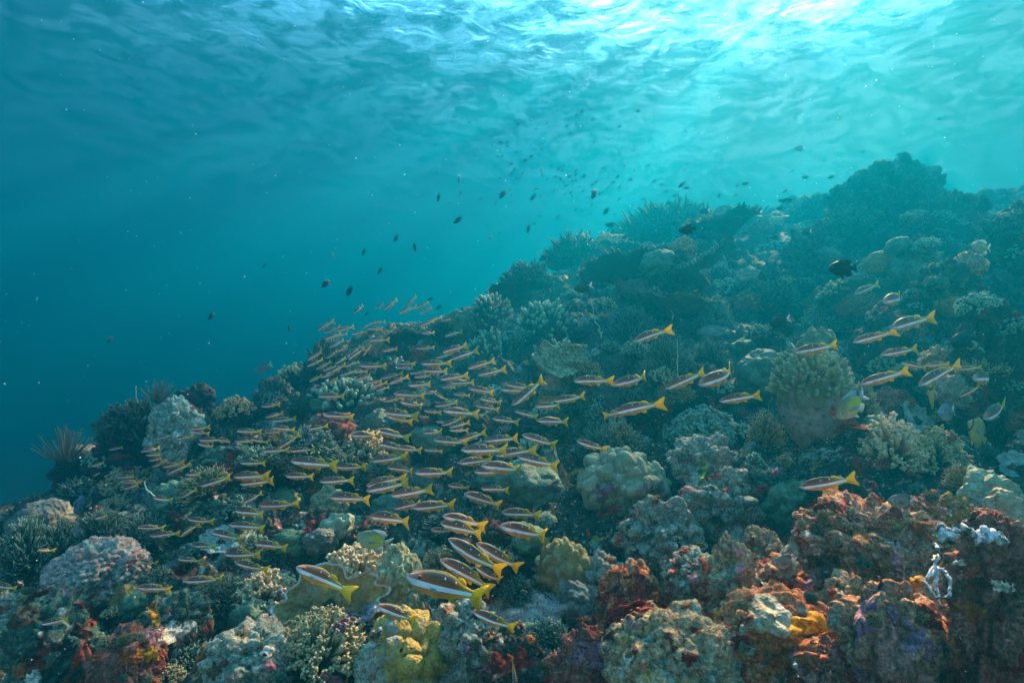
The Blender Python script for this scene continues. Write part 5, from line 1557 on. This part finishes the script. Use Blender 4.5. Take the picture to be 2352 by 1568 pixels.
ALL_FISH = []
rf = random.Random(5)
def swim(kind, name, n, t, size, yaw, whole, margin=0.12, cap=9.0):
    """put a fish with nose and tail at pixels n and t (1024 frame), in open water in front of the reef"""
    Lp = math.hypot(n[0] - t[0], n[1] - t[1])
    d = min(cap, size * math.cos(yaw) * F / Lp)
    for s in (0.0, 0.25, 0.5, 0.75, 1.0):
        for dv in (-0.12, 0.12):
            d = min(d, free_depth(n[0] * (1 - s) + t[0] * s, n[1] * (1 - s) + t[1] * s + dv * Lp, 60.0) * (1 - margin * 0.5) - 0.03)
    d = max(d, 0.35)
    dy = math.tan(yaw) * Lp * d / F
    o = kind.make(name, px(n[0], n[1], d - dy / 2), px(t[0], t[1], d + dy / 2), whole=whole, roll=rf.uniform(-0.04, 0.13) * (1 if n[0] < t[0] else -1))
    return o, d
k = 0
for tile, rows in SN.items():
    sx, sy = TILES[tile]
    for (x0, y0, x1, y1) in rows:
        n = ((sx + x0 / 3.672) / 2.5, (sy + y0 / 3.672) / 2.5); t = ((sx + x1 / 3.672) / 2.5, (sy + y1 / 3.672) / 2.5)
        Lp = math.hypot(n[0] - t[0], n[1] - t[1])
        size = 0.20 * rf.uniform(0.9, 1.1)
        short = Lp < 30 and rf.random() < 0.3
        yaw = rf.uniform(-0.45, 0.6)
        if (tile, x0) in (('G', 1060), ('G', 1985), ('G', 1885), ('B', 160), ('B', 350), ('A', 1010), ('A', 785)): yaw = 0.85
        kd = SNAPPERS[0 if Lp > 60 and rf.random() < 0.6 else rf.choice([0, 1, 2, 1, 2, 3, 4])]
        o, d = swim(kd, "snapper", n, t, size, yaw, Lp > 13)
        up_ = math.degrees(math.atan2(t[1] - n[1], t[0] - n[0]))
        ALL_FISH.append((o, n, t, Lp, up_, d))
# the snapper cut by the bottom edge
o, d = swim(SNAPPERS[0], "snapper", (517, 693), (512, 657), 0.2, 0.5, True)
o["label"] = "brown snapper cut by the bottom edge, only its tail half in view"; o["category"] = "fish"; o["group"] = "two spot snappers"

# --- the other fishes
def disc_fish(name, xs, up, lo, wd, skin, fins, eye):
    return Fish(body_mesh("body", xs, up, lo, wd, skin, 24, 0.0, 0.9), skin, fins, eye)
def skin_mat(name, stops, spots=None, lines=None, flank_patch=None, rough=0.45):
    t = NT(name)
    c = t.n("ShaderNodeTexCoord").outputs["Object"]
    s = t.n("ShaderNodeSeparateXYZ"); t.l(c, s.inputs[0])
    x, z = s.outputs[0], s.outputs[2]
    col = t.ramp(t.math('ADD', z, 0.5), stops)
    if flank_patch:      # (x, z, radius, colour): a patch of another colour on the flank
        gx, gz, gr, gc = flank_patch
        dd = t.math('SQRT', t.math('ADD', t.math('POWER', t.math('SUBTRACT', x, gx), 2.0), t.math('POWER', t.math('MULTIPLY', t.math('SUBTRACT', z, gz), 1.3), 2.0)))
        col = t.mix(t.ramp(dd, [(gr * 0.5, 0.9), (gr, 0.0)]), col, gc)
    v = t.voro(c, 42.0)
    col = t.mix(1.0, col, t.ramp(v, [(0.1, 1.1), (0.55, 0.72)]), 'MULTIPLY')
    if lines:
        w = t.n("ShaderNodeTexWave"); w.bands_direction = 'DIAGONAL'
        w.inputs["Scale"].default_value = lines[0]; w.inputs["Distortion"].default_value = 0.6
        t.l(c, w.inputs["Vector"])
        col = t.mix(t.math('MULTIPLY', w.outputs["Fac"], 0.5), col, lines[1])
        ex = t.ramp(x, [(0.33, 0.0), (0.335, 1.0), (0.375, 1.0), (0.38, 0.0)])
        col = t.mix(ex, col, (0.02, 0.02, 0.02))
    t.col(col); t.rough(max(rough, 0.6), 0.18); t.bump(v, 0.002, 0.4)
    return t.m
def damsel_parts(fin, tailm, deep=1.0, fork=0.07):
    tail = fin_geo([(-0.26, 0.05), (-0.36, 0.10), (-0.50, 0.19), (-0.47, 0.09), (-0.50 + fork * 2, 0.0), (-0.47, -0.09), (-0.50, -0.19), (-0.36, -0.10), (-0.26, -0.05)], 0.005)
    d1 = fin_geo([(0.20, 0.20 * deep), (0.08, 0.275 * deep), (-0.08, 0.275 * deep), (-0.20, 0.285 * deep), (-0.31, 0.20 * deep), (-0.24, 0.09), (-0.05, 0.19 * deep), (0.10, 0.20 * deep)], 0.005)
    an = fin_geo([(-0.02, -0.22 * deep), (-0.12, -0.285 * deep), (-0.22, -0.275 * deep), (-0.31, -0.18 * deep), (-0.24, -0.08), (-0.10, -0.18 * deep)], 0.005)
    pv = fin_geo([(0.14, -0.21 * deep), (0.07, -0.30 * deep), (-0.02, -0.36 * deep), (0.0, -0.24 * deep), (0.06, -0.21 * deep)], 0.005)
    pc = [side_fin([(0.20, -0.01), (0.12, 0.04), (0.0, 0.02), (-0.02, -0.06), (0.08, -0.08), (0.18, -0.05)], s * 0.088, s * 0.25) for s in (1, -1)]
    return [("tail_fin", tail, tailm), ("dorsal_fin", d1, fin), ("anal_fin", an, fin), ("pelvic_fin", pv, fin), ("pectoral_fin", pc[0], fin), ("pectoral_fin", pc[1], fin)]
XD = [0.50, 0.46, 0.40, 0.32, 0.20, 0.08, -0.04, -0.14, -0.22, -0.28, -0.31]
def damsel(skin, fin, tailm, eyem, deep=1.0, fork=0.07):
    up = [a * deep for a in (0.015, 0.075, 0.13, 0.18, 0.225, 0.24, 0.215, 0.165, 0.105, 0.065, 0.055)]
    lo = [a * deep for a in (0.015, 0.065, 0.115, 0.17, 0.225, 0.24, 0.215, 0.16, 0.10, 0.062, 0.052)]
    wd = [0.008, 0.035, 0.055, 0.075, 0.090, 0.092, 0.080, 0.058, 0.034, 0.018, 0.012]
    return disc_fish("damsel", XD, up, lo, wd, skin, damsel_parts(fin, tailm, deep, fork), (0.375, 0.052, 0.035, 0.036, eyem))
PALE_FIN = fin_mat("pale_fin_material", (0.35, 0.48, 0.50), (0.50, 0.62, 0.62), trans=0.5)
GREY_FIN = fin_mat("grey_fin_material", (0.13, 0.13, 0.12), (0.20, 0.19, 0.17), trans=0.3)
DARK_FIN = fin_mat("dark_fin_material", (0.004, 0.004, 0.005), (0.008, 0.008, 0.01), trans=0.0)
WHITE_FIN = fin_mat("white_fin_material", (0.60, 0.65, 0.66), (0.72, 0.75, 0.75), trans=0.4)
BFLY_FIN = fin_mat("yellow_black_fin_material", (0.03, 0.03, 0.02), (0.62, 0.50, 0.05), 40.0, 0.2)
EYE_D = eye_mat("pale_ringed_eye_material", (0.5, 0.5, 0.45))
EYE_B = eye_mat("dark_eye_material", (0.05, 0.04, 0.04))
F_YELLOW = damsel(skin_mat("yellow_flank_damsel_material", [(0.25, (0.45, 0.50, 0.42)), (0.42, (0.42, 0.44, 0.26)), (0.62, (0.26, 0.28, 0.12)), (0.75, (0.14, 0.17, 0.10))], flank_patch=(-0.02, -0.02, 0.30, (0.70, 0.55, 0.02))), PALE_FIN, PALE_FIN, EYE_D, 1.05)
F_BROWN = damsel(skin_mat("brown_damsel_material", [(0.25, (0.40, 0.40, 0.34)), (0.45, (0.32, 0.25, 0.17)), (0.75, (0.20, 0.15, 0.10))]), GREY_FIN, PALE_FIN, EYE_D)
F_GREY = damsel(skin_mat("grey_damsel_material", [(0.25, (0.36, 0.40, 0.38)), (0.75, (0.13, 0.14, 0.13))]), GREY_FIN, PALE_FIN, EYE_D, 0.92)
F_BLACK = damsel(skin_mat("black_fish_material", [(0.2, (0.004, 0.004, 0.005)), (0.8, (0.006, 0.006, 0.007))]), DARK_FIN, DARK_FIN, EYE_B, 1.0, 0.02)
F_BLACKW = damsel(skin_mat("black_damsel_material", [(0.2, (0.015, 0.015, 0.017)), (0.8, (0.025, 0.025, 0.028))]), DARK_FIN, WHITE_FIN, EYE_B, 1.0)
F_SPECK = damsel(skin_mat("small_dark_fish_material", [(0.2, (0.016, 0.020, 0.024)), (0.8, (0.010, 0.013, 0.016))], rough=1.0), DARK_FIN, DARK_FIN, EYE_B, 0.80)
def butterfly():
    up = [0.012, 0.06, 0.13, 0.23, 0.335, 0.375, 0.355, 0.29, 0.19, 0.09, 0.06]
    lo = [0.012, 0.06, 0.12, 0.21, 0.32, 0.37, 0.36, 0.30, 0.20, 0.09, 0.06]
    wd = [0.006, 0.022, 0.038, 0.056, 0.070, 0.072, 0.062, 0.046, 0.028, 0.014, 0.010]
    sk = skin_mat("butterflyfish_skin_material", [(0.12, (0.60, 0.40, 0.02)), (0.40, (0.52, 0.38, 0.06)), (0.70, (0.42, 0.34, 0.10)), (0.9, (0.5, 0.38, 0.05))], lines=(9.0, (0.26, 0.20, 0.12)))
    tail = fin_geo([(-0.28, 0.05), (-0.36, 0.09), (-0.44, 0.11), (-0.45, 0.0), (-0.44, -0.11), (-0.36, -0.09), (-0.28, -0.05)], 0.005)
    d1 = fin_geo([(0.26, 0.28), (0.14, 0.42), (-0.04, 0.44), (-0.20, 0.38), (-0.32, 0.22), (-0.28, 0.07), (-0.18, 0.20), (-0.02, 0.32), (0.12, 0.33)], 0.005)
    an = fin_geo([(0.02, -0.33), (-0.10, -0.44), (-0.24, -0.37), (-0.33, -0.20), (-0.28, -0.07), (-0.18, -0.21), (-0.06, -0.31)], 0.005)
    pv = fin_geo([(0.16, -0.31), (0.10, -0.42), (0.02, -0.46), (0.04, -0.35), (0.10, -0.31)], 0.005)
    pc = [side_fin([(0.20, -0.02), (0.12, 0.03), (0.02, 0.01), (0.02, -0.07), (0.10, -0.08)], s * 0.068, s * 0.25) for s in (1, -1)]
    return disc_fish("butterflyfish", XD, up, lo, wd, sk, [("tail_fin", tail, YELLOW_T), ("dorsal_fin", d1, BFLY_FIN), ("anal_fin", an, BFLY_FIN), ("pelvic_fin", pv, YELLOW), ("pectoral_fin", pc[0], CLEAR), ("pectoral_fin", pc[1], CLEAR)], (0.37, 0.040, 0.045, 0.028, EYE_B))
F_BFLY = butterfly()
F_BIG = SNAPPERS[0]
def t2(tile, x, y):
    sx, sy = TILES[tile]
    return ((sx + x / 3.672) / 2.5, (sy + y / 3.672) / 2.5)
def q2(x, y):           # quadrant 2 of the photograph
    return ((1280 + x / 1.8375) / 2.5, (y / 1.8375) / 2.5)
for (kd, nm, n, t, size, yaw, lab, cat) in [
    (F_YELLOW, "damselfish", t2('G', 632, 1330), t2('G', 900, 1105), 0.11, 0.2, "silver damselfish with a yellow flank swimming head down before the leather coral", "fish"),
    (F_YELLOW, "damselfish", t2('D', 1065, 880), t2('D', 1395, 950), 0.11, 0.2, "yellow green spotted damselfish with clear tail below the school", "fish"),
    (F_YELLOW, "damselfish", t2('A', 2190, 715), t2('A', 2300, 740), 0.09, 0.3, "small pale yellow damselfish inside the left of the school", "fish"),
    (F_YELLOW, "damselfish", q2(2110, 1130), q2(2200, 1140), 0.11, 0.3, "yellowish damselfish in front of the hazy right hand hump", "fish"),
    (F_BROWN, "damselfish", t2('K', 1100, 625), t2('K', 1350, 640), 0.10, 0.1, "brown damselfish with pale forked tail above the knobbly ledge", "fish"),
    (F_BROWN, "damselfish", t2('H', 1795, 460), t2('H', 2030, 450), 0.10, 0.1, "brown damselfish half hidden by the smooth tan coral knob", "fish"),
    (F_BROWN, "damselfish", t2('L', 1308, 1025), t2('L', 1480, 1045), 0.09, 0.1, "pale brown damselfish above the grey crusted mound", "fish"),
    (F_GREY, "damselfish", t2('B', 645, 165), t2('B', 765, 165), 0.08, 0.2, "grey damselfish over the feathery bushes at the left", "fish"),
    (F_GREY, "damselfish", t2('B', 2205, 575), t2('B', 2335, 570), 0.08, 0.2, "grey damselfish right of the end of the lower left snappers", "fish"),
    (F_GREY, "damselfish", t2('B', 1465, 990), t2('B', 1575, 930), 0.08, 0.2, "dark grey damselfish above the yellow streaked turf rock", "fish"),
    (F_GREY, "damselfish", t2('C', 590, 1440), t2('C', 680, 1360), 0.08, 0.2, "pale tailed grey damselfish slanting in the left of the school", "fish"),
    (F_GREY, "damselfish", t2('E', 915, 1140), t2('E', 1030, 1130), 0.08, 0.2, "pale grey damselfish under the right of the school", "fish"),
    (F_GREY, "damselfish", t2('G', 1570, 1300), t2('G', 1715, 1255), 0.11, 0.9, "round grey fish between the two butterflyfish", "fish"),
    (F_BFLY, "butterflyfish", t2('G', 1490, 1000), t2('G', 1520, 1245), 0.11, 0.5, "upper yellow butterflyfish, just under the steep snapper", "fish"),
    (F_BFLY, "butterflyfish", t2('G', 1835, 1370), t2('G', 2010, 1560), 0.12, 0.3, "lower yellow butterflyfish with black edge above the brown coral clump", "fish"),
    (F_BLACK, "triggerfish", t2('G', 1675, 650), t2('G', 1925, 590), 0.17, 0.2, "black round fish at the right edge beside the tall dark wall", "fish"),
    (F_BLACKW, "damselfish", t2('G', 15, 480), t2('G', 210, 420), 0.14, 0.2, "black fish with white tail behind the pale green bush", "fish"),
    (F_BLACK, "triggerfish", q2(1452, 1235), q2(1588, 1225), 0.115, 0.1, "big black fish hovering over the hazy humps", "fish"),
    (F_BLACK, "triggerfish", q2(765, 1060), q2(847, 1045), 0.10, 0.1, "black fish over the faint broad thicket", "fish"),
    (F_BLACKW, "damselfish", q2(860, 970), q2(910, 965), 0.14, 0.2, "dark fish with pale tail above and right of the black one", "fish"),
    (F_SPECK, "damselfish", q2(428, 1035), q2(478, 1028), 0.13, 0.2, "dark oval fish left of the black one, over the ridge", "fish"),
    (F_BLACKW, "damselfish", q2(1330, 1065), q2(1378, 1060), 0.12, 0.2, "black and white fish beside the hazy rock column", "fish"),
    (F_BLACKW, "damselfish", q2(285, 1330), q2(372, 1308), 0.14, 0.2, "dark fish with pale tail over the wide table coral", "fish"),
    (F_GREY, "damselfish", q2(858, 1248), q2(915, 1245), 0.13, 0.2, "pale grey fish below the black fish of the thicket", "fish"),
    (F_GREY, "surgeonfish", q2(1295, 682), q2(1345, 680), 0.2, 0.2, "faint grey fish high in open water left of the pinnacle", "fish"),
    (F_GREY, "surgeonfish", ((600 + 125 / 3.672) / 2.5, (720 + 765 / 3.672) / 2.5), ((600 + 300 / 3.672) / 2.5, (720 + 690 / 3.672) / 2.5), 0.30, 0.1, "large dim fish in open water above the left ridge", "fish"),
    (SNAPPERS[0], "snapper", t2('G', 795, 195), t2('G', 1020, 110), 0.2, 0.2, "faint greenish snapper just above the foreshortened one", "fish"),
    ]:
    o, d = swim(kd, nm, n, t, size, yaw, True, 0.1)
    set_props(o, lab, cat)

# --- small dark fishes scattered through the open water over the ridge
q1 = lambda x, y: ((x / 1.8375) / 2.5, (y / 1.8375) / 2.5)
SPECKS = [(q1(1605, 1335), 12, 65), (q1(1495, 1302), 11, 45), (q1(1745, 1243), 9, 60), (q1(1670, 1157), 8, 75), (q1(1818, 1093), 9, 62), (q1(2103, 1010), 11, 38), (q1(2015, 905), 10, 82), (q1(2108, 820), 9, 86), (q1(2307, 893), 10, 55), (q1(1527, 1172), 7, 86), (q1(1215, 1221), 6, 45), (q1(970, 1450), 9, 55), (q1(1328, 1502), 9, 92), (q1(505, 1560), 8, 60), (q1(1905, 1133), 10, 105), (q1(1685, 1440), 6, 60), (q1(1975, 1372), 7, 20), (q1(2016, 1410), 8, 30),
    (q2(377, 890), 11, 62), (q2(433, 968), 9, 50), (q2(75, 1050), 9, 80), (q2(143, 1184), 9, 30), (q2(781, 847), 9, 40), (q2(803, 861), 8, 8), (q2(1072, 843), 8, 5), (q2(1350, 813), 8, 0), (q2(1467, 812), 8, 18), (q2(1242, 921), 9, -5), (q2(1271, 915), 9, -8), (q2(1231, 955), 8, 5), (q2(1255, 876), 7, 40), (q2(1462, 906), 9, 5), (q2(1518, 910), 6, 40), (q2(750, 1023), 9, 20), (q2(715, 1028), 7, 20), (q2(1205, 1090), 10, 5), (q2(1190, 1068), 7, 20), (q2(2177, 920), 12, 110), (q2(1573, 842), 8, 20), (q2(520, 1088), 8, 20), (q2(463, 1060), 7, 40), (q2(97, 905), 9, 50), (q2(485, 810), 6, 30), (q2(330, 808), 6, 30), (q2(265, 810), 6, 30), (q2(215, 775), 6, 40), (q2(140, 800), 6, 80), (q2(655, 830), 6, 30), (q2(750, 897), 6, 10), (q2(953, 897), 6, 60), (q2(976, 947), 6, 10), (q2(722, 932), 6, 10), (q2(1040, 1000), 7, 0), (q2(1072, 1068), 8, 10), (q2(1035, 852), 5, 60), (q2(1026, 896), 5, 30), (q2(765, 1275), 12, 105), (q2(1000, 1350), 8, 10), (q2(1240, 1115), 6, 20), (q2(1778, 708), 6, 10), (q2(1962, 545), 6, 20), (q2(1613, 695), 5, 20), (q2(1290, 785), 5, 20)]
rs_ = random.Random(21)
for i in range(135):
    a = rs_.gauss(0, 1); b = rs_.gauss(0, 1)
    u = 560 + a * 62; v = 175 + b * 38 + 0.10 * (u - 560)
    if 430 < u < 760 and 95 < v < 262:
        SPECKS.append(((u, v), rs_.uniform(3.0, 5.2), rs_.choice([20, 35, 50, 30, 15, 60]) + rs_.uniform(-15, 15)))
SPK = []
for (c, L, ang) in SPECKS:
    a = R(ang); h = (math.cos(a) * L / 2, -math.sin(a) * L / 2)
    # nose to the lower left, as the current carries them
    n = (c[0] - h[0], c[1] - h[1]); t = (c[0] + h[0], c[1] + h[1])
    o, d = swim(F_SPECK, "small_reef_fish", n, t, 0.115 if L > 5.5 else 0.085, rs_.uniform(-0.3, 0.5), False, 0.06, cap=9.0)
    SPK.append((o, c[0], c[1], L, ang))
build_specks()
# ------------------------------------------------------------------ labels that single each thing out
MARKS = [(q_[0] * 1024 / 2352, q_[1] * 1024 / 2352, q_[2]) for q_ in [
    (1425, 1100, "the big lobed coral"), (1895, 900, "the leather coral"), (1771, 850, "the smooth dome coral"), (1840, 1175, "the round dark green coral"), (1856, 1275, "the smooth tan knob"),
    (918, 1510, "the mustard coral"), (745, 1440, "the brown plate coral"), (908, 1350, "the knobbly green cone"), (190, 1315, "the pink nodular mound"), (380, 965, "the pale rock head"),
    (782, 910, "the pale finger coral"), (1125, 715, "the ridge finger coral"), (1272, 845, "the elephant ear coral"), (1545, 840, "the tall grey thicket"), (1215, 1105, "the flat dome"), (748, 1175, "the crumpled green lump"),
    (150, 1025, "the black feather star"), (2090, 450, "the tall pinnacle"), (1560, 480, "the faint broad thicket"), (1430, 650, "the wide table coral"), (2130, 1030, "the golden clumps"), (1690, 1330, "the rock cone"),
    (262, 1510, "the dark red rock"), (1935, 620, "the big black fish"), (700, 820, "the ridge corner"), (2050, 780, "the dark grey boulder"), (1300, 1320, "the ochre hump"), (1680, 1170, "the pale turf ridge"), (60, 1260, "the left bushes"), (420, 1180, "the left turf mound"), (2230, 700, "the right hand hump"), (1750, 660, "the hazy middle hump"), (560, 1430, "the rounded green coral"), (1000, 1000, "the school's shadowy rock")]]
ORD = ["first", "second", "third", "fourth", "fifth", "sixth", "seventh", "eighth", "ninth", "tenth", "eleventh", "twelfth", "thirteenth", "fourteenth", "fifteenth", "sixteenth", "seventeenth", "eighteenth", "nineteenth", "twentieth"]
def nearest(u, v):
    m = min(MARKS, key=lambda k: (k[0] - u) ** 2 + (k[1] - v) ** 2)
    dx, dy = u - m[0], v - m[1]
    if abs(dx) < 9 and abs(dy) < 9: rel = "in front of"
    elif abs(dx) > 1.3 * abs(dy): rel = "left of" if dx < 0 else "right of"
    else: rel = "above" if dy < 0 else "below"
    return rel + " " + m[2]
def single_out(rows, cat, group):
    """rows: (object, u, v, description); ties are told apart by their order from the left"""
    by = {}
    for o, u, v, d in rows:
        by.setdefault(d + " " + nearest(u, v), []).append((u, v, o))
    for lab, lst in by.items():
        lst.sort(key=lambda k: k[0])
        for i, (u, v, o) in enumerate(lst):
            s = lab if len(lst) == 1 else (ORD[i] if i < 20 else "far right") + " from left, " + lab
            set_props(o, s, cat, group)
single_out([(o, u, v, ("small " if w < 12 else "") + d) for (o, u, v, w, d, y) in SCAT], "coral", "small colonies spread over the reef slope")
single_out(CRUSTS, "sponge", "small crusts on the front rocks")
single_out(SPRIGS, "coral", "small coral sprigs on the front rocks")
for (o, u, v, w, d, y) in SCAT:
    if 'stone' in d: o["category"] = "stone"
rows = []
for (o, n, t, L, ang, d) in ALL_FISH:
    if "label" in o: continue
    if abs(ang) > 90: tl = "rightward"
    elif ang > 14: tl = "tail low"
    elif ang > 5: tl = "slightly nose up"
    elif ang < -32: tl = "steep nose down"
    elif ang < -14: tl = "nose down"
    elif ang < -5: tl = "slightly nose down"
    else: tl = "level"
    sz = "big" if L > 45 else ("" if L > 27 else ("small" if L > 16 else "tiny"))
    rows.append((o, (n[0] + t[0]) / 2, (n[1] + t[1]) / 2, " ".join((sz + " " + tl + " snapper").split())))
single_out(rows, "fish", "two spot snappers")
rows = []
for (o, u, v, L, ang) in SPK:
    tl = "upright" if 68 < ang < 112 else ("slanting" if ang > 24 else "level")
    rows.append((o, u, v, ("" if L > 6.5 else "tiny ") + tl + " dark fish"))
single_out(rows, "fish", "small dark fishes in open water")
# ------------------------------------------------------------------ the water itself: one box of even haze
def build_haze():
    x0, x1, y0, y1, z0, z1 = -152.0, 152.0, -15.0, 182.0, -11.0, SURF_H + 0.5
    v = [(x0, y0, z0), (x1, y0, z0), (x1, y1, z0), (x0, y1, z0), (x0, y0, z1), (x1, y0, z1), (x1, y1, z1), (x0, y1, z1)]
    f = [(0, 3, 2, 1), (4, 5, 6, 7), (0, 1, 5, 4), (1, 2, 6, 5), (2, 3, 7, 6), (3, 0, 4, 7)]
    m = bpy.data.materials.new("haze_material")
    m.use_nodes = True
    nt = m.node_tree
    nt.nodes.remove(nt.nodes["Principled BSDF"])
    pv = nt.nodes.new("ShaderNodeVolumePrincipled")
    pv.inputs["Color"].default_value = (*HAZE_COLOR, 1)
    pv.inputs["Absorption Color"].default_value = (*HAZE_ABSORB, 1)
    pv.inputs["Density"].default_value = HAZE_DENSITY
    pv.inputs["Anisotropy"].default_value = HAZE_ANISO
    nt.links.new(pv.outputs[0], nt.nodes["Material Output"].inputs["Volume"])
    o = obj("haze", mesh_np("haze", v, f, [m], smooth=False))
    set_props(o, "blue-green sea water filling the whole view", "water", kind="stuff")
build_haze()
